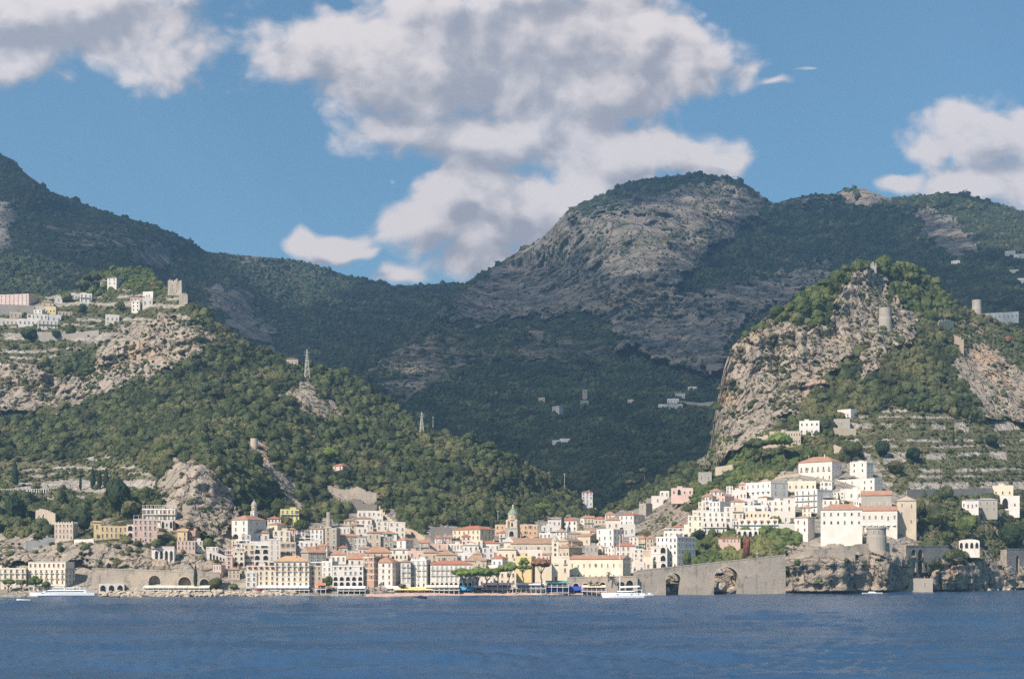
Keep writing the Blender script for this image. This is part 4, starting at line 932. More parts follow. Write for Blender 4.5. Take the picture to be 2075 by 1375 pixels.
# x0 x1 x2(side) top base wall roof roof-height floors columns options | label
TABLE = """
-26 52 61 1150 1197 C F 0 4 7 w=s,nm=hotel,co,reg,bal=2,bt=i,d=606 | cream seafront hotel wing with low flat terrace roof at the far left of the quay
60 132 152 1151 1194 C F 0 4 7 w=s,nm=hotel,co,reg,bal=2,bt=i,s=3,pent=0:1:13:8,d=604 | cream hotel with set-back top storey and brown shutters behind the white ferry
112 148 158 1059 1092 B F 0 3 5 cr,w=ws | square brown battlemented house standing alone above the sea road
190 204 - 1058 1091 Y gy 3 2 1 w=s,d=638 | narrow yellow gabled end house on the cliff edge
204 257 - 1065 1091 Y F 0 2 6 w=s,reg,perg,d=639 | long low yellow villa with wooden roof terrace on the cliff edge
257 272 - 1062 1091 V F 0 2 1 w=A,rail | pale house with one large arch between yellow villa and pink house
271 318 - 1051 1099 P F 0 4 5 w=s,perg,pw | tall pink house with white pergola roof on the western cliff
290 355 360 1030 1066 C F 0 3 8 w=os,perg,pw,bal=1 | cream hotel with white roof pergolas against the grey crag
326 350 - 1053 1071 W F 0 1 3 rail,w=A | small white terrace block under the cream pergola hotel
360 379 384 1076 1096 Y gy 5 2 2 w=s | yellow gabled house beside terracotta cube at foot of the crag
380 396 405 1074 1096 T F 0 2 1 w=s,rail,bal=1 | terracotta coloured cube house with balcony at foot of the crag
359 395 - 1095 1114 P F 0 2 5 w=s,rail | low pink row of houses above the arched cliff wall
394 419 - 1095 1114 W F 0 2 3 w=w | white row house descending from the pink row
418 442 - 1107 1117 W F 0 1 4 w=w | thin low white row above the stepping white arcade
432 448 457 1144 1167 P F 0 2 3 w=w,rail | small pink house with terrace right of the cypress on the shore rock
456 471 - 1126 1152 P F 0 3 1 w=s,rail | narrow pink house squeezed above the shore rock
457 482 - 1113 1142 P F 0 3 2 w=o,bal=1 | pink three storey house at end of the white arcade
470 502 540 1052 1092 W ho 9 3 2 w=w,nm=convent,D=26,s=3,arc=1 | white cliffside convent with long orange hip roof and entrance arches
507 545 - 1079 1096 W ho 6 1 3 w=w | white house with orange hip roof just below the convent
545 562 580 1062 1092 C ho 4 2 1 w=w | cream house with small hip roof right of the convent
553 588 - 1074 1098 C F 0 2 3 w=w,rail | cream flat terrace house facing left below the yellow villa
568 606 - 1031 1053 L F 0 2 4 w=w,ph,rail,bal=1 | bright yellow villa with balconies alone in the trees
545 568 - 1091 1136 W F 0 4 2 w=y,ww=.2 | tall blank white house front with a diagonal shadow
479 506 - 1100 1119 W F 0 2 3 w=wo,can=w | white stepped house with canvas terrace below the convent
488 508 - 1083 1102 V F 0 2 2 w=w,rail | pale cube house directly under the convent arches
506 546 - 1096 1113 W F 0 1 4 w=h,rail,bal=1 | white terrace house in the row under the orange hip roof
472 495 - 1116 1147 C F 0 3 2 w=a,arc=1,rail | cream house with two arched loggias on the steep west slope
494 516 - 1102 1146 C F 0 4 2 w=so,rail | tall cream house with brown shutters between white terraces
514 546 - 1110 1148 W F 0 3 2 w=A,rail,can=w | white house with stacked arched balconies
568 599 - 1097 1127 B F 0 2 3 w=o | beige house wall with wide windows behind the seafront hotel
598 610 - 1102 1124 W F 0 2 1 w=w | slim white house beside the dormer house
606 646 - 1095 1110 W F 0 1 4 w=w,rail,can=w | white flat roofed terrace house above the dormer house
625 661 610 1119 1142 S go 12 2 3 w=w,s=0,D=13,nm=house | stone house with white gable end and orange roof on the west side
500 557 - 1145 1186 C F 0 4 5 w=s,reg,rail,awn=3.r,nm=hotel | cream seafront hotel wing with brown awnings on its top terrace
556 626 - 1137 1187 C hy 11 5 6 w=s,reg,co,bal=3,bt=i,nm=hotel,D=16 | long cream five storey seafront hotel with tan tiled roof
627 653 - 1145 1187 B F 0 4 2 w=s,rail,can=w,nm=hotel | beige flat roofed seafront block right of the long cream hotel
498 520 - 1158 1188 W F 0 3 2 w=w | low white annex at foot of the cream seafront hotel
629 655 661 1071 1102 V ho 3 3 3 w=w | pale grey house with shallow red hip roof above the old towers
658 671 - 1066 1107 B F 0 4 1 w=w | narrow beige tower house left of the tallest stone tower house
671 682 690 1069 1115 S F 0 4 1 w=w,bare,s=0,D=9 | tallest narrow stone tower house in the upper town
670 701 - 1123 1140 W ho 8 1 3 w=w | white house with bright red hip roof behind the arcaded front
652 673 686 1136 1169 W F 0 3 2 w=y,rail,nm=house | tall white house with terracotta side wall near the round tree
674 736 - 1145 1187 W F 0 4 6 w=wa,arc=2,an=5,rail | broad white seafront house with two tiers of arches
706 736 - 1132 1146 W go 12 1 2 w=s | white house with steep orange roof beside the red palazzo
736 758 789 1126 1187 T F 0 5 2 w=o,co,rail,nm=palazzo,skip=00.01,s=5 | terracotta red palazzo with grey arch at its foot
758 795 812 1139 1187 W ho 11 4 3 w=sa,co,s=3,D=18 | white seafront house with orange hip roof and green shuttered top floor
812 832 - 1138 1190 W hb 5 5 2 w=y,bal=2,bt=i,co | narrow white seafront house with brown roof
832 864 873 1133 1189 W F 0 5 3 w=y,reg,cr,bal=2,bt=i,co,nm=palazzo | white seafront palazzo with pinnacled roof parapet
872 957 - 1143 1189 W hr 8 4 9 w=y,bal=2,bt=i,co,reg,arc=1,nm=hotel,D=16 | long white seafront hotel with red tiled roof behind the umbrella pines
724 772 - 1034 1048 W F 0 1 5 w=w,bare | topmost long white house below the ruined fort walls
720 753 - 1050 1064 W hb 4 1 3 w=w | low white house with brown roof second below the ruined fort
754 776 - 1045 1062 W F 0 1 3 w=w | white cube house second row below the ruined fort
762 787 - 1056 1074 W F 0 2 2 w=w | white two storey cube in middle of the upper white cluster
788 821 - 1057 1088 W F 0 3 3 w=w | tall white house at right end of the upper white cluster
697 722 - 1054 1062 B hb 4 1 3 w=s | small beige cottage with brown roof left of the upper cluster
722 746 - 1067 1082 W F 0 1 2 w=w,can=w | white terrace house in third row of the upper cluster
744 771 - 1079 1109 B ho 3 2 2 w=w | beige house with thin orange roof edge below the upper cluster
768 797 - 1086 1109 S F 0 2 3 w=w,can=g | grey stone house with green glazed terrace room
772 804 - 1081 1092 W ho 6 1 2 w=w | house with wide red roof behind the glazed terrace
804 822 838 1094 1113 W ho 6 2 1 w=w | white house with orange roof at edge of the green slope
690 719 - 1086 1110 S go 5 2 2 w=w | old stone house with orange gable right of the tower houses
716 741 - 1090 1112 V F 0 2 3 w=w,rail | pale flat house between stone gable and beige house
739 794 - 1119 1132 B ho 11 1 4 w=s | broad orange roofed building behind the terracotta palazzo
790 827 - 1113 1124 W fo 5 1 2 w=w | low white gable behind the orange hip roofed front
799 826 - 1121 1135 C F 0 1 3 w=a | cream house with arched windows above the white seafront houses
826 859 - 1115 1132 P F 0 1 2 w=w,rail | dusty pink flat roofed block in mid town
859 886 - 1119 1135 B hb 7 1 2 w=w | beige house with brown roof left of the twin roofed house
885 926 - 1124 1140 B hb 8 1 4 w=w | low house with broad brown roof above the long white hotel
871 908 - 1101 1113 P F 0 1 1 w=w,bare | blank pink-white wall house under the stone ruin
907 937 - 1101 1114 W F 0 1 5 w=w | white house with five small windows right of the ruin
917 973 1003 1072 1094 C hr 8 2 6 w=s,s=4,D=20,reg | large cream house with red tiled roof below the forest
938 970 - 1104 1118 W fo 5 1 3 w=w | white gabled house left of the cathedral roof
975 1012 - 1100 1116 W hr 5 1 4 w=w | white house with flat red roof under the cathedral gable
964 978 - 1094 1117 W F 0 2 1 w=w | slim white house left of the flat red roof
977 1001 - 1109 1131 V F 0 2 2 w=w | pale two storey house under the flat red roof
927 961 - 1119 1137 V F 0 1 3 w=w,rail | pale terrace house in mid town above the red hotel roof
942 986 - 1136 1146 B hb 12 1 3 w=w | house with steep tan-brown roof behind the pines
996 1018 1029 1131 1148 W hr 6 1 2 w=w | white house with red roof just above the green pines
984 1009 1022 1144 1160 W F 0 1 2 w=w,rail | white cube below the red roofed house above the pines
957 985 - 1140 1162 B F 0 2 3 w=w | beige flat house right of the long white hotel
952 1000 - 1168 1190 W F 0 1 5 w=s,rail | low white promenade building under the umbrella pines
1000 1046 - 1158 1186 C F 0 2 4 w=s,rail | cream promenade block shaded by the umbrella pines
1007 1046 - 1113 1134 C fo 5 1 3 w=s | cream gabled house below the cathedral nave
1043 1099 - 1113 1132 W F 0 1 4 w=s,rail | white terrace house with potted plants under the nave
1030 1049 - 1135 1160 V F 0 2 2 w=w | pale narrow house left of the tall yellow block
1044 1077 1086 1126 1180 Y F 0 1 0 nm=building,co | tall plain yellow block behind the upright green pine
1084 1118 - 1140 1180 C F 0 1 0 nm=building | plain cream wall behind the brown umbrella pine
1117 1154 - 1126 1178 C F 0 3 2 w=s,nm=church,skip=10.01.20,bal=2,bt=i | cream church front with tall balcony window next to the long yellow convent
1133 1153 1180 1109 1130 B hb 8 1 3 w=a,D=22,s=4,nm=church | beige upper church hall with a row of arched windows
1153 1262 1279 1132 1176 C go 8 2 9 w=s,reg,nm=convent,D=20,ww=.2,s=2,ch=0 | very long cream convent with orange roof and two rows of small windows
1130 1152 1182 1096 1112 B fb 6 1 1 w=a,D=24,s=3 | beige transept gable behind the little bell gable
1003 1089 - 1062 1084 O F 0 2 9 w=h,bare,nm=school | long orange-pink building with two window rows behind the cathedral tower
1097 1135 - 1064 1088 V F 0 2 3 w=w,bal=1 | pale grey house with wide balcony left of the tall cypress
1110 1137 - 1053 1066 W F 0 1 3 w=w,can=w | white terrace house under the forest edge
1140 1169 - 1054 1076 W hr 6 2 3 w=a | white house with red hip roof and arched windows right of cypress
1092 1117 - 1079 1092 W F 0 1 3 w=w | small white house low behind the nave roof
1168 1196 - 1074 1090 C F 0 1 3 w=w | low cream house right of the cypress
1181 1213 - 1077 1088 C ho 6 1 3 w=w | cream house with bright orange roof near the valley mouth
1170 1196 1213 1086 1104 B gb 6 1 2 w=w | beige gabled house behind the arched church hall
1185 1212 - 1104 1134 S F 0 2 3 w=w | grey stone house backing the long convent roof
1209 1243 1265 1071 1108 W F 0 3 3 w=w,s=3,rail | white three storey house cluster at the eastern valley mouth
1228 1256 - 1053 1072 W ho 6 1 2 w=w | white house with orange roof left of the blue-white house
1255 1284 1307 1043 1064 V hr 5 2 3 w=w,s=3 | bluish white house with red roof on the eastern ravine
1263 1287 - 1061 1084 V F 0 1 2 w=w,fd=12 | bluish white cube on stilts over the ravine
1247 1263 - 1081 1104 P F 0 2 1 w=w | small rose red house above the orange roofed row
1295 1309 1322 1019 1046 S F 0 2 1 w=w,s=1,bare | stone white tower house on the ravine ridge
1320 1344 - 1004 1020 W F 0 1 1 w=w,bare | white flat house on the ridge right of the tower house
1337 1356 - 994 1006 W F 0 1 2 w=w | small white house high on the ravine ridge
1360 1404 - 988 1004 P F 0 1 4 w=A,rail,ph | pink and white terrace house on top of the rock face
1415 1442 - 956 975 S F 0 1 2 w=w,bare | rough stone house above the green ravine slope
1247 1289 - 1106 1128 W hr 7 2 4 w=w | white house with long red roof right of the convent
1283 1305 - 1111 1138 W F 0 3 2 w=h,can=g | white house with green canopy balcony
1303 1321 - 1113 1152 B F 0 3 1 w=w,rail | narrow beige house left of the arched white palace
1280 1306 - 1138 1158 W F 0 1 2 w=w,bal=1 | low white house above the sea wall
1304 1323 - 1128 1158 C F 0 1 1 w=w | small plain cream house above the sea wall
1319 1352 - 1106 1154 W F 0 3 2 w=A,rail,co | white palace with one big arched upper window by the sea wall
1330 1372 1410 1086 1152 W F 0 5 5 w=a,co,nm=hotel,D=24,s=5,rail | tall white hotel with rows of arched windows above the sea wall
1345 1386 - 1075 1090 W F 0 1 4 w=w,can=w | white roof terrace house behind the tall arched hotel
1361 1387 - 1068 1078 P hr 4 1 2 w=w | house with small red roof behind the arched hotel
1511 1562 1597 975 1018 W F 0 3 5 w=wh,nm=hotel,D=22,s=2,awn=1.w | large white hotel with flat parapet at the top of the eastern village
1483 1513 - 992 1012 W F 0 1 4 w=s,rail | white terrace wing left of the large top hotel
1497 1512 - 981 994 P fr 5 1 1 w=s | small pink gabled room on the left terrace wing
1588 1611 - 1009 1048 W F 0 3 1 w=s | narrow white house left of the balconied hotel
1611 1656 1687 990 1037 W F 0 4 4 w=wh,bal=1,nm=hotel,D=22,s=2 | white hotel with three balcony floors in mid eastern village
1596 1653 - 974 994 C F 0 1 5 w=a,rail | cream house with a row of arches behind the balconied hotel
1619 1686 1706 934 972 W ho 12 2 6 w=s,bal=1,bt=i,D=20,ch=2 | white villa with large orange hip roof above the eastern village
1723 1756 1769 935 970 W F 0 3 2 w=a,cr,rail | white turreted house with dark red side wall
1696 1772 1788 968 994 W F 0 2 6 w=ah,rail,can=w | white terrace restaurant below the turreted house
1703 1748 - 990 1012 W F 0 1 3 w=w | low white house between restaurant terrace and convent church
1818 1856 - 1014 1080 B fo 9 4 2 w=w,nm=church,D=24,fd=16,skip=00.01.10.21,ch=0 | tall beige end wall of the convent church lit from the left
1746 1806 - 1003 1030 S go 10 1 4 w=y,nm=church,D=16,ch=0 | grey stone convent church with orange roof and slit windows
1664 1746 - 1032 1100 W ho 12 4 6 nm=convent,D=18,ch=0,w=wa,skip=00.01.02.03.04.05.10.11.12.13.14.15 | huge white convent block, bare below two window rows, above the headland
1745 1817 - 1034 1078 W go 9 2 6 w=w,nm=convent,D=16,awn=0.w,ch=0 | white convent wing with two rows of dark windows right of the blank wall
1611 1637 1651 1048 1096 W hy 4 3 2 w=s,skip=00.01,s=0,D=14,fd=14 | tall white tower-like house on a grey rock base
1497 1576 - 1051 1075 W F 0 2 6 w=h,reg,awn=1.o,bal=1,nm=hotel,D=9 | white hotel with a row of bright orange awnings
1493 1537 - 1073 1089 W F 0 1 4 w=A,rail | white arcade floor beneath the orange awning hotel
1510 1561 - 1035 1051 C F 0 1 6 w=a,can=w | cream terrace house with arches above the orange awnings
1467 1484 - 1026 1070 W F 0 4 1 w=w | tall slim white house left of the awning hotel
1422 1469 - 1037 1058 W F 0 2 4 w=aw,rail | white house with pointed arches in the west of the eastern village
1424 1472 - 1056 1080 W F 0 2 4 w=a,bal=1 | white balcony house at the village foot over green gardens
1394 1423 - 1044 1079 C F 0 3 3 w=w,rail | cream corner house at the west end of the eastern village
1403 1432 - 1033 1048 W F 0 1 3 w=w | small white house on the upper west edge of the village
1437 1459 1480 1015 1038 W F 0 2 3 w=w,s=0 | white house with bare tan side wall below green slope
1452 1469 1485 1004 1017 P F 0 1 2 w=w,s=0 | small pink house topmost on the western village edge
1481 1509 - 1016 1026 W ho 6 1 2 w=w | house with long orange roof in mid eastern village
1484 1506 - 1022 1050 C F 0 2 2 w=w,bal=1 | cream balcony house under the long orange roof
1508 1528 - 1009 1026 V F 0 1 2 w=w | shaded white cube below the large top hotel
1536 1554 1566 1007 1025 W hb 3 1 1 w=w | white cube with thin brown roof below the large top hotel
1555 1589 - 1013 1038 W F 0 2 3 w=w,rail | white flat house right of the thin brown roof
1508 1556 - 1023 1038 W F 0 1 5 w=w,can=w | white terraces with white awnings above cream arches
1560 1611 - 1037 1062 W F 0 1 4 w=ow | white house end right of the orange awnings
1655 1700 - 1012 1034 W F 0 2 4 w=w,rail,can=w | white stepped terraces behind the convent roof
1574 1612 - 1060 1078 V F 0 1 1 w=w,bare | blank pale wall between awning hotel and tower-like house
1456 1500 - 1090 1099 P hr 2 1 6 w=w,d=690 | low red trimmed pavilion among the hanging gardens
1386 1403 - 1060 1076 W ho 4 1 1 w=w | little white house with orange roof at the rock face foot
2012 2052 - 983 1007 C F 0 1 3 w=s | pale square house on the far right terraces
2028 2065 - 1004 1033 W F 0 1 2 w=A | white house with two big dark arches at the far right
1950 1982 - 1013 1030 W hg 2 1 4 w=w | low white house left of the grey windowed house far right
1980 2020 - 1012 1036 S hg 3 2 3 w=w | grey house with red-brown windows on far right road
1944 1984 - 1096 1112 W dg 4 1 4 w=A,D=9 | white vaulted pavilion above the eastern coast wall
1688 1724 1736 828 848 W F 0 1 3 w=w,rail | lone white house on stone base below the crag
1690 1722 - 848 866 S F 0 1 1 w=w,bare | rough stone lower house under the lone white house
1560 1622 - 873 900 B F 0 2 12 w=a,ww=.4,nm=convent,rail,D=10 | long pale cliff convent with arcade behind the two umbrella pines
1534 1562 - 884 902 B F 0 1 5 w=a,D=10 | lower west end of the cliff convent with small arches
1620 1660 - 852 880 W F 0 2 4 w=a,rail | stepped white upper end of the cliff convent
-30 58 75 595 617 P F 0 4 11 w=h,bare,nm=building,D=20,co,s=0 | long brown institutional building at left of the hilltop village
84 108 - 612 622 B fb 4 1 2 w=w | small gabled hilltop house right of the long building
93 113 119 621 636 Y F 0 1 3 w=a,rail | yellow hilltop house with red arched windows
69 85 93 627 641 W F 0 2 2 w=w,rail | white hilltop cube left of the yellow house
56 96 - 637 654 W F 0 2 5 w=w,rail | white hilltop row in middle of the village cluster
84 123 - 637 652 V F 0 1 4 w=w,rail | pale hilltop terrace house under the yellow house
77 116 - 649 665 W F 0 2 5 w=w,bal=1 | white hilltop house with dark balconies lowest in the cluster
38 79 - 646 659 W F 0 1 5 w=w | low white hilltop house at left foot of the cluster
118 146 - 631 639 B F 0 1 4 w=w,bare | low pale hilltop house right of the yellow house
-30 35 - 644 658 W F 0 1 8 w=w | white hilltop house cut by the left picture edge
20 43 - 632 643 B F 0 1 3 w=w | small beige hilltop house under the long building
111 126 - 601 613 V F 0 1 1 w=w | small white hilltop annex left of the long white house
126 163 - 594 606 V F 0 1 6 w=w | long low white hilltop house
162 186 - 594 612 W F 0 2 3 w=w,bal=1,rail | white two storey hilltop house with balcony
203 219 - 570 585 S fb 4 2 1 w=w | stone gabled hilltop house beside the tall white one
218 236 251 562 585 W gb 3 3 2 w=w,s=2 | tall white hilltop house in front of the pines
290 310 319 590 605 W F 0 1 4 w=a | white hilltop house near the ruined tower
267 283 291 609 631 W F 0 3 2 w=a,rail | tall white hilltop house stepping down left of the ruin
289 309 - 603 618 W F 0 1 2 w=w,rail | white hilltop terrace below the house near the ruin
264 291 - 601 613 P hr 2 1 4 w=w | hilltop house with sloping red roof near the ruin
214 241 - 637 652 W F 0 1 3 w=w | isolated white hilltop house at edge of the cliff
675 694 708 943 962 P hr 5 2 2 w=w,s=2 | lone pinkish stone house with rusty roof in the forest
580 604 - 727 740 B hb 3 1 3 w=w | ridge house with brown roof left of the big pylon
"""
def parse(tab, dfun=None, group=None):
    for ln in tab.strip().split('\n'):
        a_, label = ln.split('|'); t = a_.split(); f = lambda v: None if v == '-' else float(v)
        building(f(t[0]), f(t[1]), f(t[2]), f(t[3]), f(t[4]), t[5], t[6], f(t[7]), int(t[8]), int(t[9]), t[10] if len(t) > 10 else '', label.strip(), dfun, group)
parse(TABLE)
FAR = """
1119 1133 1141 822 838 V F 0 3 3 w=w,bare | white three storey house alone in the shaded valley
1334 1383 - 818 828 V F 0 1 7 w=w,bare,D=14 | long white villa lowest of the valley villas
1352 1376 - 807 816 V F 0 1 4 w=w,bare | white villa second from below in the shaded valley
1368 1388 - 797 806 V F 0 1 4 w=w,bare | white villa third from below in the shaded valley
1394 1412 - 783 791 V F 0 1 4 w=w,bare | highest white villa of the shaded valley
1176 1193 - 811 819 S F 0 1 2 w=w,bare | grey cottage under the old valley tower
1180 1190 - 789 809 S F 0 3 1 w=w,bare | thin old stone tower on the valley slope
1091 1104 - 805 813 B F 0 1 2 w=w,bare | small beige cottage left of the white valley house
1272 1284 - 809 815 B F 0 1 2 w=w,bare | tiny beige cottage right of the old valley tower
1119 1140 - 891 897 V F 0 1 0 bare,nm=greenhouse | left low white greenhouse deep in the valley
1134 1155 - 888 894 V F 0 1 0 bare,nm=greenhouse | right low white greenhouse deep in the valley
1179 1201 - 997 1024 V hr 3 4 3 w=w,d=1010 | tall bluish white house in the valley gap
1172 1208 - 1029 1043 P F 0 1 5 w=w,d=985 | pink row house in the valley gap
1928 1945 - 528 534 W F 0 1 3 w=w,bare | white house on the dark right mountain slope
2037 2057 - 508 518 W F 0 1 3 w=w,bare | upper white farmhouse on right mountain slope
2055 2080 - 514 524 W F 0 1 3 w=w,bare | white farmhouse at the right edge of mountain slope
2046 2064 - 546 553 W F 0 1 3 w=w,bare | middle white farmhouse on right mountain slope
2062 2085 - 563 574 W F 0 1 3 w=w,bare | lower white farmhouse on right mountain slope
1990 2062 - 633 646 V F 0 1 9 w=w,bare,d=1260 | long white house behind the ridge tower
"""
parse(FAR, lambda x, y: dm(M2, x, y)-2)
# ------------------------------------------------------------------ towers, ruins, pylons
masonry('wall_sea', (.36, .305, .245))
masonry('wall_viaduct', (.38, .32, .255))
def base_at(px, py, d=None, rz=None):
    d = d if d is not None else dn(px, py)-1
    p = P(px, py, d); phi = math.atan((px-CXP)/FPX)
    return p, (-phi if rz is None else rz), d*K/FPX
def campanile():
    p, rz, s = base_at(1036.5, 1094, 738)
    r = empty('bell_tower', p, rz-R(14), label='tall stone cathedral bell tower with green majolica cone and four corner turrets', cat='bell tower')
    w = 25*s; z1 = 24*s; hw = w/2; b = MB()
    b.box(-hw, hw, 0, w, -8, z1); b.box(-hw-.3, hw+.3, -.3, w+.3, z1, z1+.6); b.build('base_storey', MATS['wall_S'], r)
    a = ob('arch', WM['A'], r); a.location = (0, 0, 8*s); a.scale = (w*.4, 1, 11*s)
    b = MB(); c = (0, hw); z2 = 53*s-16*s+z1-z1; z2 = z1+17*s
    b.box(-hw*.62, hw*.62, hw*.38, hw*1.62, z1+.601, z2); b.build('belfry', MATS['wall_B'], r)
    q = ob('arch', WM['A'], r); q.location = (0, hw*.38, z1+4*s); q.scale = (w*.16, 1, 9*s)
    for sx in (-1, 1):
        for sy in (.24, 1.76):
            b = MB(); cc = (sx*hw*.76, hw*sy); rr = hw*.24
            b.lathe([(rr, z1+.6), (rr, z2-3*s), (rr*1.15, z2-3*s), (rr*1.15, z2-2.2*s), (rr*.8, z2-.5*s), (rr*.3, z2+1.2*s), (0, z2+1.6*s)], 12, cc)
            b.build('corner_turret', MATS['wall_B'], r)
    z3 = z2+13*s
    b = MB(); b.lathe([(hw*.80, z2+.01), (hw*.80, z3-1.5*s), (hw*.88, z3-1.4*s), (hw*.88, z3)], 20, c); b.build('drum', MATS['wall_B'], r)
    for k in range(8):
        t = k*math.pi/4-math.pi/2; q = ob('window', WM['a'], r); q.location = (c[0]+hw*.81*math.cos(t), c[1]+hw*.81*math.sin(t), z2+3.5*s); q.rotation_euler = (0, 0, t+math.pi/2); q.scale = (w*.07, 1, 5*s)
    b = MB(); z4 = z3+12*s
    b.lathe([(hw*.90, z3+.01), (hw*.86, z3+1.5*s), (hw*.5, z3+7*s), (hw*.14, z4), (0, z4)], 16, c)
    b.build('majolica_cone', mat('green_majolica', (.17, .24, .17), .6, .4, .4, 1.2), r)
    b = MB(); b.lathe([(hw*.17, z4-.5), (hw*.17, z4+4*s), (hw*.24, z4+4.1*s), (hw*.1, z4+6*s), (0, z4+7*s)], 10, c); b.build('lantern', MATS['wall_B'], r)
    b = MB(); b.tube((c[0], c[1], z4+6.5*s), (c[0], c[1], z4+18*s), .12); b.tube((c[0]-.9, c[1], z4+15*s), (c[0]+.9, c[1], z4+15*s), .09); b.build('cross', rail_m, r)
campanile()
def nave():
    # long cathedral roof with white west gable
    building(1036, 1122, None, 1101, 1118, 'B', 'gb', 12, 1, 7, 'w=w,nm=cathedral,D=26,ch=0,ww=.2', 'cathedral nave with very long brown roof under the big bell tower')
    building(1021, 1040, None, 1098, 1116, 'W', 'fb', 12, 1, 1, 'w=w,nm=church,D=10,ch=0', 'white steep church gable at left end of the cathedral nave')
nave()
def small_belfry():
    p, rz, s = base_at(1125, 1130, 672)
    r = empty('belfry', p, rz, label='slim belfry with three stacked arched openings and pointed cap by the convent', cat='belfry')
    w = 14*s; b = MB(); h = 34*s; b.box(-w/2, w/2, 0, w, -10, h); b.build('wall', MATS['wall_C'], r)
    for k in range(3):
        q = ob('arch', WM['a'], r); q.location = (0, 0, (4+10*k)*s); q.scale = (w*.28, 1, 6*s)
    b = MB(); b.lathe([(w*.62, h+.01), (w*.45, h+4*s), (w*.18, h+10*s), (0, h+13*s)], 10, (0, w/2)); b.build('cap', MATS['wall_S'], r)
small_belfry()
def convent_tower():
    p, rz, s = base_at(515, 1045, 700)
    r = empty('bell_tower', p, rz, label='octagonal convent bell tower with onion cap behind the orange hip roof', cat='bell tower')
    b = MB(); w = 12*s; b.lathe([(w*.62, -8), (w*.62, 8*s), (w*.7, 8.2*s), (w*.7, 9.5*s)], 4, m=0); b.build('base_storey', MATS['wall_V'], r)
    b = MB(); b.lathe([(w*.46, 9*s), (w*.46, 21*s), (w*.56, 21.3*s), (w*.56, 22.6*s)], 8); b.build('belfry', MATS['wall_B'], r)
    for k in range(4):
        t = -math.pi/2+(k-1.5)*math.pi/4; q = ob('arch', WM['a'], r); q.location = (w*.46*math.cos(t), w*.46*math.sin(t), 12*s); q.rotation_euler = (0, 0, t+math.pi/2); q.scale = (w*.13, 1, 6*s)
    b = MB(); b.lathe([(w*.5, 22.6*s), (w*.42, 26*s), (w*.2, 29*s), (w*.1, 31*s), (0, 35*s)], 8); b.build('cap', MATS['wall_S'], r)
convent_tower()
def white_belfry():
    p, rz, s = base_at(1735, 1034, 706)
    r = empty('belfry', p, rz, label='small white belfry with round dome between the two orange convent roofs', cat='belfry')
    w = 11*s; b = MB(); h = 28*s; b.box(-w/2, w/2, 0, w, -2, h*.75); b.box(-w*.6, w*.6, -.2, w+.2, h*.75, h*.8); b.build('wall', MATS['wall_W'], r)
    for x in (-.22, .22):
        q = ob('arch', WM['a'], r); q.location = (x*w, 0, 12*s); q.scale = (w*.16, 1, 6*s)
    b = MB(); b.lathe([(w*.42, h*.8), (w*.40, h*.95), (w*.25, h*1.15), (0, h*1.25)], 12, (0, w/2)); b.build('dome', MATS['wall_V'], r)
white_belfry()
def round_tower(name, label, px, yb, yt, hw, d=None, cren=False, taper=1.0, m='wall_S', win=1, fd=8):
    p, rz, s = base_at(px, yb, d); r = empty(name, p, rz, label=label, cat='tower'); h = (yb-yt)*s; R0 = hw*s
    b = MB(); b.lathe([(R0*taper, -fd), (R0*(taper*.5+.5), h*.35), (R0, h*.5), (R0*1.02, h*.52), (R0, h*.55), (R0, h)], 20)
    b.lathe([(R0, h), (R0*.8, h), (R0*.8, h-1)], 20); b.face([(R0*.8*math.cos(i*.6283), R0*.8*math.sin(i*.6283), h-1) for i in range(10)])
    b.build('wall', MATS[m], r, smooth=False)
    if cren:
        b = MB()
        for k in range(16):
            t = k*math.pi/8; c, s_ = math.cos(t), math.sin(t); 
            b.tube((c*R0*.93, s_*R0*.93, h), (c*R0*.93, s_*R0*.93, h+1.1), .55, n=4)
        b.build('battlement', MATS[m], r)
        b = MB(); b.lathe([(R0, h-2.0), (R0*1.08, h-1.4), (R0*1.08, h-.2), (R0, h-.1)], 20); b.build('corbel_ring', MATS[m], r)
    for k in range(win):
        t = -math.pi/2-.3+k*.55; q = ob('window', WM['w'], r); q.location = (R0*math.cos(t), R0*math.sin(t), h*.6); q.rotation_euler = (0, 0, t+math.pi/2); q.scale = (1.1, 1, 2.2)
    return r
round_tower('round_tower', 'squat round battlemented stone tower at the foot of the white convent', 1776, 1098, 1067, 19, 690, True, 1.08, win=2)
round_tower('round_tower', 'ruined round watchtower with one dark opening on the crag', 1793, 660, 624, 12, None, False, 1.2)
round_tower('watchtower', 'tall square-topped ruined watchtower on the right ridge line', 1979, 636, 608, 9, None, False, 1.15, win=0)
round_tower('turret', 'round stone turret platform on a rock spur in the forest', 515, 904, 888, 7.5, None, False, 1.0, 'wall_B', 0)
round_tower('watchtower', 'leaning stub of ruined tower above the old upper town', 666, 1066, 1037, 4.5, None, False, 1.5, win=0)
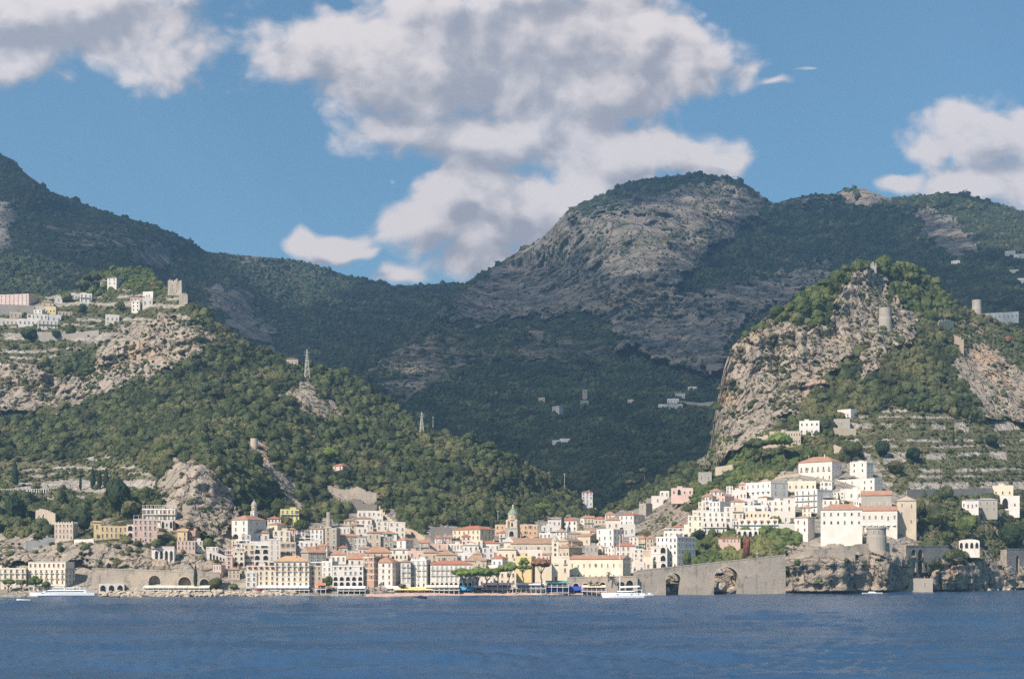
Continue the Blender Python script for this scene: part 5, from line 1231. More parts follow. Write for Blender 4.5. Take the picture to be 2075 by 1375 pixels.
def jagged_wall(name, label, pts, d=None, thick=1.6, seed=1, openings=(), m='wall_S', cat='ruin', amp=2.2):
    """broken masonry along screen points (x, ytop, ybase)"""
    g = random.Random(seed); x0, yt, yb = pts[len(pts)//2]; p, rz, s = base_at(x0, yb, d); r = empty(name, p, 0, label=label, cat=cat)
    b = MB(); fr = []
    X = []
    for (xa, ta, ba), (xb, tb, bb) in zip(pts, pts[1:]):
        n = max(1, int((xb-xa)/2.2))
        for i in range(n): t = i/n; X.append((xa+(xb-xa)*t, ta+(tb-ta)*t+g.uniform(-amp, amp)*.5, ba+(bb-ba)*t))
    X.append(pts[-1]); q = []
    px_ = [q_[0] for q_ in pts]; dp_ = [dn(q_[0], q_[2])-1 for q_ in pts] if d is None else None
    if dp_: pf_ = np.polyfit(px_, dp_, 1); xm_ = sum(px_)/len(px_); ym_ = np.polyval(pf_, xm_); km_ = .06 if name == 'terrace_wall' and px_[-1]-px_[0] < 130 else .8; k_ = max(-km_, min(km_, pf_[0])); pf_ = np.array([k_, ym_-k_*xm_]); off_ = min(v_-np.polyval(pf_, x_) for x_, v_ in zip(px_, dp_))
    for (x, t, bs) in X:
        dd = d if d is not None else np.polyval(pf_, x)+off_*.3+(3.5 if km_ < .1 else 0)
        W_ = P(x, bs, dd)-p; T_ = P(x, t, dd)-p; q.append((W_, T_))
    for k, ((A, B), (C, D)) in enumerate(zip(q, q[1:])):
        z0 = A[2]-5; z1 = C[2]-5; zt = max(B[2], D[2]) if k % 2 else min(B[2], D[2])
        f = [(A[0], A[1], z0), (C[0], C[1], z1), (C[0], C[1], zt), (A[0], A[1], zt)]
        g_ = [(x, y+thick, z) for x, y, z in f]
        b.face(f); b.face(g_[::-1]); b.face([f[3], f[2], g_[2], g_[3]]); b.face([f[0], f[3], g_[3], g_[0]]); b.face([f[2], f[1], g_[1], g_[2]])
    b.build('masonry', MATS[m], r)
    for (xc, yc0, yc1, hw) in openings:
        o_ = ob('opening', WM['A'] if hw > 1.2 else WM['w'], r); dd = d if d is not None else dn(xc, yb)-1
        L_ = P(xc, yc1, dd)-p; o_.location = (L_[0], L_[1]-.02, L_[2]); o_.scale = (hw*2*s, 1, (yc1-yc0)*s)
    return r
jagged_wall('ruined_tower', 'square ruined tower with four dark openings on the hilltop', [(340,568,597),(345,566,597),(350,570,597),(357,565,597),(362,570,597),(368,566,597)], None, 9, 2, [(350,575,581,1.4),(359,574,581,1.5),(350,583,589,1.4),(359,584,591,1.5)], 'wall_sea', 'ruin', 1)
jagged_wall('ruined_wall', 'broken stone wall stepping down right of the hilltop ruin', [(362,597,610),(370,594,622),(380,596,622)], None, 3, 3, m='wall_sea', cat='wall')
jagged_wall('ruined_wall', 'long masonry wall ruin under the hilltop ruined tower', [(320,616,624),(350,617,624),(378,616,624)], None, 2, 4, m='wall_sea', cat='wall')
jagged_wall('ruined_fort', 'ruined stone fort with pinnacle between green slope and mid town', [(873,1068,1094),(890,1067,1094),(902,1070,1094),(908,1062,1094),(911,1068,1094),(914,1080,1094)], None, 8, 5, [(884,1078,1084,1.2)], 'wall_S', 'ruin', 1.5)
jagged_wall('fort_wall', 'upper ruined fort wall sloping above the white cluster', [(664,982,992),(690,990,1008),(698,992,1014),(715,988,1003),(725,985,1000),(745,996,1010),(763,998,1030)], None, 3, 6, m='wall_sea', cat='ruin')
jagged_wall('fort_wall', 'lower rounded ruined fort bastion over the white cluster', [(705,1014,1036),(715,1010,1036),(730,1012,1036),(738,1020,1034),(764,1022,1034)], None, 6, 7, m='wall_sea', cat='ruin')
jagged_wall('stone_stairway', 'pale stone stairway wall running down right of the white cluster', [(766,1022,1030),(780,1040,1048),(795,1052,1060),(804,1058,1066)], None, 2.5, 8, m='wall_B', cat='wall', amp=.4)
jagged_wall('garden_wall', 'stone wall and path descending into the green gully by the ruin', [(820,1068,1076),(840,1074,1080),(858,1086,1094),(866,1098,1106)], None, 2, 9, m='wall_B', cat='wall', amp=.4)
jagged_wall('ruined_wall', 'ruined battlement wall on the saddle right of the crag', [(1902,652,672),(1912,648,668),(1925,648,662),(1935,655,664)], None, 3, 10, m='wall_B', cat='ruin')
jagged_wall('ruined_wall', 'narrow ruined wall running down the right ridge', [(1925,676,684),(1945,682,690),(1950,688,720),(1953,690,730)], None, 2, 11, m='wall_B', cat='ruin')
jagged_wall('ruined_chapel', 'tiny pale ruin on the very top of the crag', [(1764,534,545),(1768,530,545),(1771,537,545),(1776,533,545)], dn(1770, 548)+1, 2, 12, m='wall_S', cat='ruin')
jagged_wall('ruin_arches', 'ruined masonry with niches in the trees above the western road', [(72,1034,1062),(82,1030,1062),(95,1033,1062),(112,1040,1060)], None, 5, 13, [(88,1040,1060,2.5),(100,1044,1060,2)], 'wall_B', 'ruin', 1.5)
jagged_wall('retaining_wall', 'long pale retaining wall under the institutional hilltop building', [(-30,617,640),(20,617,638),(58,618,634),(70,620,632)], None, 3, 14, m='wall_S', cat='wall', amp=.3)
jagged_wall('retaining_wall', 'wide smooth pale retaining wall below the hilltop village', [(75,672,688),(105,673,690),(130,677,688),(200,668,676)], None, 3, 15, m='wall_S', cat='wall', amp=.4)
jagged_wall('retaining_wall', 'white road wall zigzag right of the brown battlemented house', [(150,1092,1100),(172,1092,1098),(190,1090,1096)], None, 2, 16, m='wall_V', cat='wall', amp=.2)
jagged_wall('retaining_wall', 'white road wall left of the brown battlemented house', [(52,1094,1106),(80,1096,1108),(92,1088,1096),(112,1089,1097)], None, 2, 17, m='wall_V', cat='wall', amp=.2)
jagged_wall('retaining_wall', 'grey wall below the villas in the shaded valley', [(1378,812,823),(1420,816,822),(1455,812,820)], dm(M2, 1410, 820)-4, 3, 18, m='wall_S', cat='wall', amp=.3)
jagged_wall('retaining_wall', 'long grey road wall on the far right terraces', [(1838,992,1008),(1880,990,1008),(1940,990,1004),(2012,988,1000)], None, 2, 19, m='wall_S', cat='wall', amp=.3)
jagged_wall('retaining_wall', 'pale road wall under the far right houses', [(1940,1032,1038),(2000,1034,1040),(2080,1032,1040)], None, 2, 20, m='wall_B', cat='wall', amp=.3)
for n_, (pts_, lb) in enumerate([([(1450,946,953),(1500,938,944),(1560,926,933)], 'upper terrace wall behind the umbrella pines'), ([(1545,972,980),(1590,962,970),(1620,958,968)], 'terrace wall left of the orange roofed villa'),
    ([(1690,900,918),(1722,912,922),(1750,935,945)], 'diagonal stone stair wall above the orange roofed villa'), ([(1690,866,890),(1735,868,880)], 'stone platform wall under the lone white house'),
    ([(1650,1112,1132),(1690,1108,1136),(1733,1104,1126)], 'tall masonry wall on the sea cliff under the blank convent wall'), ([(1733,1102,1120),(1770,1100,1132),(1808,1099,1124)], 'masonry bastion on the sea cliff under the round tower'),
    ([(1590,1128,1142),(1620,1118,1132),(1650,1112,1128)], 'recessed shaded masonry wall right of the big sea wall')]):
    jagged_wall('terrace_wall', lb, pts_, None, 3, 30+n_, m='wall_sea' if n_ > 3 else 'wall_B', cat='wall', amp=.3)

def pylon(label, px, yb, yt, hw, d=None):
    p, rz, s = base_at(px, yb, d); r = empty('pylon', p, rz+.3, label=label, cat='pylon'); h = (yb-yt)*s; b = MB(); W_ = hw*s
    lv = [0, .2, .38, .54, .67, .78, .88, 1]; wd = lambda t: W_*(1-.9*t)
    for sx, sy in ((-1,-1),(1,-1),(1,1),(-1,1)):
        for t0, t1 in zip(lv, lv[1:]): b.tube((sx*wd(t0), sy*wd(t0), t0*h-(1 if t0 == 0 else 0)), (sx*wd(t1), sy*wd(t1), t1*h), .2, n=4)
    for t0, t1 in zip(lv, lv[1:]):
        c = [(-1,-1),(1,-1),(1,1),(-1,1)]
        for i in range(4):
            a, e_ = c[i], c[(i+1) % 4]
            b.tube((a[0]*wd(t0), a[1]*wd(t0), t0*h), (e_[0]*wd(t1), e_[1]*wd(t1), t1*h), .16, n=3); b.tube((e_[0]*wd(t0), e_[1]*wd(t0), t0*h), (a[0]*wd(t1), a[1]*wd(t1), t1*h), .16, n=3)
            b.tube((a[0]*wd(t1), a[1]*wd(t1), t1*h), (e_[0]*wd(t1), e_[1]*wd(t1), t1*h), .16, n=3)
    b.build('lattice', mat('galvanised_steel', (.50, .46, .38), .6, .4), r)
    b = MB()
    for t in (.80, .90): b.tube((-W_*1.3, 0, t*h), (W_*1.3, 0, t*h), .25, n=4)
    b.build('crossarm', MATS['galvanised_steel'], r)
pylon('large lattice pylon on the wooded ridge', 622, 766, 708, 5)
pylon('smaller lattice pylon lower down the wooded ridge', 854.5, 879, 834, 4)
def pole(label, px, yb, yt, d=None):
    p, rz, s = base_at(px, yb, d); r = empty('utility_pole', p, rz, label=label, cat='pole'); h = (yb-yt)*s; b = MB(); b.tube((0, 0, -2), (0, 0, h), .22, .14); b.build('pole', trim, r)
    b = MB(); b.tube((-1.2, 0, h*.93), (1.2, 0, h*.93), .12, n=4); b.build('crossarm', trim, r)
pole('thin pole on the ridge right of the smaller pylon', 877.5, 862, 844)
pole('slender mast at right end of the wooded slope', 1144, 1000, 958)
pole('lamp mast rising left of the cathedral bell tower', 1009, 1056, 1034)
pole('black mast standing on the big sea wall', 1534, 1200, 1114, 662)

# ------------------------------------------------------------------ arched walls
ST = [MATS['wall_viaduct'], MATS['wall_viaduct'], MATS['wall_B'], MATS['wall_viaduct']]
SW = [MATS['wall_sea'], MATS['wall_sea'], MATS['wall_B'], MATS['wall_sea']]
arcade('stone_viaduct', 'brown stone road viaduct with three dark arches behind the western breakwater', 186, 1192, 446, 1190, 1152, 1161, 606, 609,
       [(313,11.5,1177,1165),(374,12.5,1180,1168),(414,9,1181,1172)], ST, 5, 'viaduct')
arcade('arched_gallery', 'pale four-arched gallery with red top on the western cliff', 307, 1133, 353, 1133, 1111, 1111, 624, 624, [(317,3.2,1121,1115),(327,3.2,1121,1115),(337,3.2,1121,1115),(347,3.2,1121,1115)], [MATS['wall_V'], MATS['wall_V'], MATS['wall_W'], MATS['wall_S']], 4, 'gallery', fd=2)
building(307, 353, None, 1106, 1110.4, 'P', 'F', 0, 1, 0, 'nm=gallery,bare,d=624.4,D=6,ch=0,fd=0', 'thin red roof storey on top of the four-arched gallery')
arcade('stepped_arcade', 'white arcade with small arches descending along the cliff foot', 419, 1124, 459, 1143, 1113, 1129, 618, 619, [(427,2,1123,1120),(433.5,2,1126,1123),(440,2,1130,1125),(447,2.1,1133,1127.5),(453.5,2,1136,1130)], [MATS['wall_W'], MATS['wall_V'], MATS['wall_W'], MATS['wall_S']], 3, 'arcade', fd=3)
arcade('promenade_arcade', 'grey stone arcade under the long cream convent behind the beach', 1150, 1194, 1292, 1194, 1171, 1168, 634, 634, [(1167,6,1187,1181),(1186,6,1187,1181),(1221,6,1186,1179),(1260,6,1185,1178),(1276,7,1183,1175)], ST, 5, 'arcade')
arcade('sea_wall', 'high brown stone sea wall with two huge rock-filled arches', 1290, 1206, 1592, 1203, 1157, 1125, 636, 646, [(1365,15.5,1176,1160),(1472,25,1172,1148)], SW, 9, 'sea wall', fd=8, back=False)
bb, L_, za, zb = arcade('coast_wall', 'crenellated coast road wall with two tall dark arches', 1836, 1144, 1922, 1142, 1106, 1106, None, None, [(1851,4.5,1122,1112),(1865,5,1122,1112)], SW, 5, 'wall')
arcade('coast_wall', 'tall grey buttress wall at the far right edge of the coast', 2040, 1156, 2100, 1156, 1113, 1112, None, None, [(2062,3,1130,1124)], SW, 5, 'wall')
building(1831, 1889, None, 1171, 1192, 'S', 'F', 0, 1, 2, 'w=w,nm=boathouse,d=700,D=14,bare', 'low stone boathouse with flat terrace on the eastern rocks')
building(201, 251, None, 1182, 1199, 'W', 'F', 0, 1, 3, 'w=A,arc=1,an=3,nm=boathouse,bare,d=602,D=8', 'low white boathouse with dark arches by the white ferry stern')
building(60, 128, None, 1186, 1198, 'C', 'F', 0, 1, 8, 'w=h,nm=pavilion,d=601,D=6,bare', 'low cream quay pavilion directly behind the white ferry')
building(1812, 1822, None, 1150, 1166, 'V', 'F', 0, 1, 1, 'w=w,nm=hut,d=698,D=5,bare', 'small white hut on the rocks above the speedboat')

# ------------------------------------------------------------------ trees that stand out
def limb(b, p, q, r0, r1, g, k=3):
    p, q = Vector(p), Vector(q); prev = p
    for i in range(1, k+1):
        t = i/k; n = p.lerp(q, t)+Vector((g.uniform(-1, 1), g.uniform(-1, 1), g.uniform(-.4, .4)))*(q-p).length*.05*(i < k)
        b.tube(prev, n, r0+(r1-r0)*(i-1)/k, r0+(r1-r0)*t, 7, cap=False); prev = n
def leafy(name, parts, leaf, parent, seed, sub=2, cards=260, cs=.16):
    Vs, Fs, off = [], [], 0
    for k, (c, r3) in enumerate(parts):
        V, F = crown(sub, cards, seed*7+k, .30, 1, cs); V = V*np.array(r3)+np.array(c); Vs.append(V); Fs.append(F+off); off += len(V)
    return ob(name, mesh_np(name, np.concatenate(Vs), np.concatenate(Fs), MATS[leaf]), parent)
def umbrella_pine(label, xc, hw, yt, ybc, xb, yb, leaf='leaf_bright', d=None, seed=1, group=None):
    p, rz, s = base_at(xb, yb, d); g = random.Random(seed); r = empty('umbrella_pine', p, rz, label=label, cat='pine tree', group=group)
    cx_ = (xc-xb)*s; z0, z1 = (yb-ybc)*s, (yb-yt)*s; R0 = hw*s; ch = z1-z0
    n = 7; parts = [((cx_, 0, z0+ch*.55), (R0*.62, R0*.62, ch*.48))]
    for k in range(n):
        t = k*2*math.pi/n+g.random(); parts.append(((cx_+R0*.60*math.cos(t), R0*.60*math.sin(t), z0+ch*g.uniform(.30, .5)), (R0*.42, R0*.42, ch*g.uniform(.30, .4))))
    leafy('crown', parts, leaf, r, seed, cards=170, cs=.14)
    b = MB(); zf = z0*g.uniform(.45, .6); fx = cx_*.35
    limb(b, (0, 0, -1), (fx, 0, zf), .55*max(1, R0/7), .38*max(1, R0/7), g, 4)
    for k in range(5):
        t = k*2*math.pi/5+g.random(); limb(b, (fx, 0, zf), (cx_+R0*.5*math.cos(t), R0*.5*math.sin(t), z0+ch*.35), .26*max(1, R0/7), .1, g, 3)
    b.build('trunk', MATS['bark'], r)
up = umbrella_pine
up('green umbrella pine with forked trunk, leftmost in the front row on the beach promenade', 938, 24, 1151, 1166, 941, 1186, seed=1, d=617)
up('second umbrella pine from left in the beachfront row', 968, 21, 1149, 1167, 967, 1186, seed=2, d=617)
up('third umbrella pine from left in the beachfront row', 990, 22, 1150, 1166, 985, 1186, seed=3, d=618)
up('small thin umbrella pine right of the merged beachfront crowns', 1010, 13, 1149, 1157, 1009, 1186, seed=4, d=618)
up('taller umbrella pine with domed crown left of the tall yellow block', 1033, 15, 1138, 1156, 1031, 1184, seed=5, d=618)
up('withered umbrella pine with brown crown in front of the cream wall', 1096, 21, 1130, 1147, 1097, 1182, 'leaf_brown', seed=6, d=622)
up('bright umbrella pine right of two, over the cliff convent', 1579, 27, 877, 900, 1592, 934, seed=7)
up('duller umbrella pine left of two, over the cliff convent', 1534, 26, 888, 906, 1546, 944, 'leaf_scrub', seed=8)
up('round yellow-green umbrella pine in the middle of the forest', 670, 21, 906, 926, 672, 940, seed=9)
up('flat umbrella pine on the wooded slope above the cathedral', 1100, 17, 1017, 1030, 1103, 1056, seed=10)
up('lower umbrella pine on the small eastern ridge', 1278, 12, 971, 981, 1281, 996, 'leaf_scrub', seed=11)
up('upper umbrella pine on the small eastern ridge', 1304, 9, 947, 956, 1306, 972, 'leaf_scrub', seed=12)
up('big umbrella pine left of the tall white hilltop house', 187, 19, 553, 568, 190, 590, 'leaf_scrub', seed=13)
up('round pine crown lower left of the big hilltop umbrella pine', 168, 13, 566, 582, 168, 594, 'leaf_scrub', seed=14)
for n_, (x, hw, yt, yb_, bx, by, lb) in enumerate([(18,13,1172,1182,16,1200,'small quay pine in front of the hotel wing, left of two'), (44,9,1174,1183,43,1200,'small quay pine in front of the hotel wing, right of two'), (72,14,1167,1184,71,1199,'tall green quay pine at the gap between the two cream hotels'), (94,9,1176,1187,92,1200,'small quay pine right of the tall green one')]):
    up(lb, x, hw, yt, yb_, bx, by, seed=20+n_, d=600)
def round_tree(name, label, xc, hw, yt, yb, leaf='leaf_forest', d=None, seed=1, cat='tree', stem=.25, group=None):
    p, rz, s = base_at(xc, yb, d); g = random.Random(seed); r = empty(name, p, rz, label=label, cat=cat, group=group); h = (yb-yt)*s; R0 = hw*s
    z0 = h*stem; parts = [((0, 0, (z0+h)/2), (R0*.8, R0*.8, (h-z0)*.46))]
    for k in range(5):
        t = k*1.257+g.random(); parts.append(((R0*.45*math.cos(t), R0*.45*math.sin(t), z0+(h-z0)*g.uniform(.3, .65)), (R0*.5, R0*.5, (h-z0)*.3)))
    leafy('crown', parts, leaf, r, seed+40, cards=130, cs=.15)
    b = MB(); limb(b, (0, 0, -1), (0, 0, z0+(h-z0)*.4), max(.2, R0*.09), .12, g, 3)
    for k in range(3): t = k*2.1; limb(b, (0, 0, z0), (R0*.4*math.cos(t), R0*.4*math.sin(t), z0+(h-z0)*.45), .16, .07, g, 2)
    b.build('trunk', MATS['bark'], r)
rt = round_tree
def stone_pine_upright():
    p, rz, s = base_at(1062, 1182, 620); r = empty('stone_pine', p, rz, label='upright bright green pine with tufted crown before the yellow block', cat='pine tree'); g = random.Random(3)
    parts = [((x*s, y_*s, z*s), (a_*s, a_*s, c*s)) for x, y_, z, a_, c in ((0,0,48,7,6),(-6,3,42,6,4),(6,-2,43,6,4),(-9,0,34,7,4),(2,3,34,8,5),(10,0,33,6,4),(-4,-3,28,5,3))]
    leafy('crown', parts, 'leaf_bright', r, 77, cards=160); b = MB(); limb(b, (0, 0, -1), (-1.2, 0, 30*s), .45, .3, g, 5); limb(b, (-.5, 0, 22*s), (3, 0, 34*s), .25, .1, g); limb(b, (-.5, 0, 22*s), (-3, 0, 36*s), .25, .1, g); b.build('trunk', MATS['bark'], r)
stone_pine_upright()
rt('plane_tree', 'round green tree on the quay left of the arcaded white house', 666, 9, 1166, 1192, 'leaf_lush', 612, 1)
rt('laurel_tree', 'big dark rounded tree at foot of the shore rock', 438, 15, 1169, 1192, 'leaf_forest', 607, 2, stem=.05)
rt('fig_tree', 'smaller green tree right of the shore rock', 474, 9, 1181, 1193, 'leaf_lush', 609, 3, stem=.05)
rt('garden_tree', 'dark green tree below the red convent gallery on the cliff', 316, 8, 1096, 1112, 'leaf_forest', 623, 4)
rt('garden_tree', 'light green tree left of the pink row on the cliff', 350, 8, 1095, 1108, 'leaf_lush', 628, 5)
rt('garden_tree', 'dark bushy tree on the sea wall end beside the arched white hotel', 1418, 14, 1072, 1100, 'leaf_dark', 690, 6)
rt('garden_tree', 'yellow-green tree at foot of the tall arched hotel', 1392, 9, 1112, 1150, 'leaf_lush', 655, 7, stem=.1)
rt('red_leaved_tree', 'dark red tree in the hanging gardens over the sea wall', 1513, 8, 1085, 1132, 'leaf_red', 668, 8, stem=.05)
rt('rusty_tree', 'rust brown tree on the far right ridge', 2043, 8, 680, 699, 'leaf_brown', None, 9)
rt('rusty_tree', 'rust brown tree before the hilltop pines', 312, 9, 570, 587, 'leaf_brown', None, 10)
rt('courtyard_tree', 'lone green tree among the roofs near the valley mouth', 1205, 9, 1090, 1106, 'leaf_forest', 700, 11)
rt('courtyard_tree', 'light green shrub tree below the bright yellow villa', 610, 18, 1052, 1078, 'leaf_lush', 700, 12, stem=.05)
rt('courtyard_tree', 'dark green tree right of the convent tower', 583, 10, 1044, 1066, 'leaf_forest', 715, 13, stem=.05)
rt('promenade_tree', 'wide green awning-like tree before the white palazzo', 815, 9, 1182, 1192, 'leaf_forest', 614, 14)
rt('hedge_tree', 'green mass behind the long convent terrace arches', 1395, 10, 1140, 1158, 'leaf_dark', 650, 15, stem=.05)
# oaks and pines in the hill gardens, each told by its neighbour
for n_, (x, hw, yt, yb_, lf, lb) in enumerate([(143,12,656,682,'leaf_scrub','solitary rounded tree on the hilltop terraces beneath the village'),(60,18,664,690,'leaf_dark','wide dark tree below the left of the hilltop village'),(115,10,668,688,'leaf_dark','dark tree on the pale hilltop retaining wall'),
    (135,12,590,612,'leaf_lush','bright bush tree behind the long white hilltop house'),(168,9,615,635,'leaf_dark','dark tree on hilltop terraces right of the yellow house'),(245,9,608,630,'leaf_scrub','dull green tree left of the stepped hilltop houses'),
    (30,22,1000,1060,'leaf_dark','big dark evergreen mass left of the niche ruin'),(122,14,990,1035,'leaf_forest','tall rounded tree above the brown battlemented house'),(170,14,1040,1078,'leaf_dark','dark tree right of the brown battlemented house'),
    (240,26,968,1045,'leaf_dark','very tall dark conifer clump left of the grey crag'),(262,18,1010,1050,'leaf_forest','green tree between conifer clump and pink pergola house'),(300,12,985,1012,'leaf_lush','pale green tree over the villa garden left of the crag'),
    (1725,22,895,930,'leaf_forest','rounded tree above the orange roofed villa'),(1640,18,905,935,'leaf_lush','green tree left of the orange roofed villa'),(1788,16,890,925,'leaf_dark','dark tree above the turreted house'),
    (1815,18,930,960,'leaf_forest','green tree right of the turreted house'),(1850,16,905,935,'leaf_dark','dark tree on the eastern terraces middle'),(2010,14,880,905,'leaf_dark','dark tree high on the far right terraces'),
    (1860,18,1010,1050,'leaf_forest','green tree against the beige church end wall'),(1900,24,1020,1070,'leaf_forest','wide green tree left of the low white far right house'),(1960,22,1040,1090,'leaf_lush','bright green bush mass above the vaulted pavilion'),(1920,16,1075,1104,'leaf_lush','light green bush left of the vaulted pavilion'),
    (2050,26,1060,1110,'leaf_dark','dark bushy tree at the far right coast'),(1690,9,1040,1060,'leaf_lush','x')]):
    if lb != 'x': rt('hill_tree', lb, x, hw, yt, yb_, lf, None, 60+n_, stem=.08)
def cypress(label, xc, hw, yt, yb, d=None, seed=1, group=None):
    p, rz, s = base_at(xc, yb, d); r = empty('cypress', p, rz, label=label, cat='cypress', group=group); h = (yb-yt)*s; R0 = hw*s
    V, F = crown(3, 420, seed, .16, 1, .09); t = (V[:, 2]+1)/2; V = np.c_[V[:, 0]*R0*(1.15-.75*t), V[:, 1]*R0*(1.15-.75*t), t*h*.97+h*.03]
    ob('crown', mesh_np('crown', V, F, MATS['leaf_dark']), r); b = MB(); b.tube((0, 0, -1), (0, 0, h*.2), .3, .2); b.build('trunk', MATS['bark'], r)
cypress('tall cypress in front of the stone viaduct arches', 396, 4.5, 1142, 1190, 603, 1)
cypress('tall cypress beside the grey house above the cathedral roof', 1140.5, 4, 1042, 1078, None, 2)
for n_, (x, hw, yt, yb_, lb) in enumerate([(163,3,957,992,'thin cypress on the western pergola terrace'),(188,6,945,990,'cypress left in the western grove of dark conifers'),(202,6,950,990,'cypress in the middle of the western conifer grove'),(215,7,948,992,'cypress right in the western conifer grove'),(30,8,935,985,'large dark cypress above the left end of the pergola'),
    (1700,3,1000,1020,'small cypress behind the convent roof'),(1932,2.5,868,900,'slim cypress at foot of the far right crag'),(1940,3,625,655,'slim cypress on the saddle by the ridge tower'),(1928,2.5,628,652,'slimmer cypress left on the saddle by the ridge tower')]):
    cypress(lb, x, hw, yt, yb_, None, 10+n_)
def palm(label, xc, yb, h_px, d=None, seed=1, group=None):
    p, rz, s = base_at(xc, yb, d); g = random.Random(seed); r = empty('palm_tree', p, rz, label=label, cat='palm tree', group=group); h = h_px*s; b = MB()
    limb(b, (0, 0, -1), (.3, 0, h*.7), .32, .24, g, 4); b.build('trunk', MATS['bark'], r); b = MB()
    for k in range(26):
        t = k*2.4; L = h*.42; el = g.uniform(-.3, 1.2); prev = Vector((.3, 0, h*.7)); dirv = Vector((math.cos(t)*math.cos(el), math.sin(t)*math.cos(el), math.sin(el)))
        side = Vector((-math.sin(t), math.cos(t), 0))*.32
        for i in range(4):
            nx = prev+dirv*L/4; b.face([prev-side, prev+side, nx+side*.8, nx-side*.8]); prev = nx; dirv = (dirv+Vector((0, 0, -.38))).normalized()
    b.build('fronds', MATS['leaf_scrub'], r)
palm('palm on the quay in front of the orange hip roofed house', 771, 1193, 15, 612, 1)
palm('left palm before the grey stone arcade', 1196, 1194, 20, 626, 2); palm('middle palm before the grey stone arcade', 1209, 1194, 18, 626, 3)
palm('palm at right end of the long convent terrace', 1233, 1176, 20, 632, 4); palm('palm beside the catamaran mast before the arcade', 1252, 1194, 17, 626, 5)

# western pergola: a row of white pillars
pe = empty('pergola', P(-20, 996, dn(40, 996)-2), 0, label='long row of white pergola pillars on the western terrace', cat='pergola'); p0 = P(-20, 996, dn(40, 996)-2); s_ = dn(40, 996)*K/FPX
for k in range(26):
    b = MB(); x = k*4.7*s_; b.tube((x, 0, -1.5), (x, 0, 5*s_), .35, n=6); b.build('pillar', white_m, pe)
b = MB(); b.box(-.5, 25*4.7*s_+.5, -.2, .2, 5*s_+.01, 5*s_+.4); b.box(-.5, 25*4.7*s_+.5, .2, 3.5, 5*s_+.15, 5*s_+.3); b.build('beam', MATS['wall_B'], pe)

# ------------------------------------------------------------------ beach, quay, boats
def lido(label, x0, x1, yt, yb, d, levels, strip, canopy):
    p, rz, s = base_at((x0+x1)/2, yb, d); r = empty('beach_pavilion', p, 0, label=label, cat='beach pavilion'); w = (x1-x0)*s; h = (yb-yt)*s; n = int(w/3.2); D = 9
    b = MB()
    for k in range(n+1):
        x = -w/2+w*k/n
        for y in (0, D): b.box(x-.12, x+.12, y-.12, y+.12, -3, h-.3)
    b.build('posts', white_m, r)
    for l in range(levels):
        z = h*l/levels; b = MB(); b.box(-w/2-.4, w/2+.4, -.5, D+.5, z-.25, z+.05); b.build('deck', white_m, r)
        if l or levels == 1: b = MB(); rail(b, -w/2, w/2, -.35, z+.051, 1.0, 0, .8); b.build('railing', white_m, r)
        b = MB(); b.box(-w/2+1, w/2-1, D*.55, D*.6, z+.051, z+h/levels*.85); b.build('partition', strip[l % len(strip)], r)
        b = MB()
        for k in range(n):
            x = -w/2+w*(k+.5)/n; b.box(x-.7, x+.7, D*.2, D*.45, z+.052, z+.8)
        b.build('tables', wood_m, r)
    b = MB(); z = h; m_ = max(2, n//2)
    for k in range(m_):
        xa, xb = -w/2+w*k/m_, -w/2+w*(k+1)/m_; b.face([(xa+.1, -.8, z-.6), (xb-.1, -.8, z-.6), (xb-.1, D*.5, z+.5), (xa+.1, D*.5, z+.5)]); b.face([(xa+.1, D*.5, z+.5), (xb-.1, D*.5, z+.5), (xb-.1, D+.6, z-.5), (xa+.1, D+.6, z-.5)])
    for k in range(m_):
        xa, xb = -w/2+w*k/m_, -w/2+w*(k+1)/m_; b.box(xa+.1, xb-.1, -.85, -.78, z-1.25, z-.62)
    b.build('canopy', canopy, r)
lido('two-level white beach restaurant with red partitions in front of the umbrella pines', 976, 1039, 1181, 1203, 622, 2, [trim, red_c], white_m)
lido('low white canopied bar left of the two-level beach restaurant', 942, 976, 1186, 1198, 623, 1, [red_c], white_m)
lido('wide white lido deck in front of the brown umbrella pine', 1046, 1106, 1181, 1202, 623, 2, [trim, MATS['shutter_grey']], white_m)
lido('pale green-roofed lido building left of the deep blue parasols', 1106, 1152, 1177, 1200, 625, 2, [MATS['shutter_grey'], MATS['shutter_grey']], green_c)
lido('long row of cream canopies with dark red backs before the stone arcade', 1180, 1228, 1186, 1197, 625, 1, [red_c], MATS['wall_C'])
lido('white canopied cafe on the quay before the orange hip roofed house', 780, 812, 1188, 1197, 614, 1, [red_c], white_m)
lido('long pale canopy of the bathing platform behind the western breakwater', 290, 424, 1187, 1195, 602, 1, [MATS['shutter_grey']], MATS['wall_C'])
lido('white quayside canopies below the long cream seafront hotel', 520, 626, 1187, 1195, 609, 1, [wood_m], white_m)
lido('orange canopied cafe terrace left of the round quay tree', 640, 660, 1182, 1193, 609, 1, [wood_m], orange_c)
lido('white quay cafe before the arcaded white house', 684, 740, 1188, 1196, 610, 1, [wood_m], white_m)
lido('thin pale awning line before the long white hotel', 860, 930, 1186, 1195, 615, 1, [red_c], MATS['wall_C'])
def shore(px, py):
    """point on the beach or quay"""
    return P(px, py, dn(px, py))
def parasol_proto(m_, nm='beach_umbrella'):
    b = MB(); b.tube((0, 0, -.3), (0, 0, 2.3), .05, n=5); pm = b.mesh('pole', white_m)
    b = MB(); b.lathe([(1.6, 1.95), (.9, 2.35), (0, 2.6)], 8); b.lathe([(1.6, 1.75), (1.6, 1.95)], 8); cm = b.mesh('canopy', m_); return pm, cm
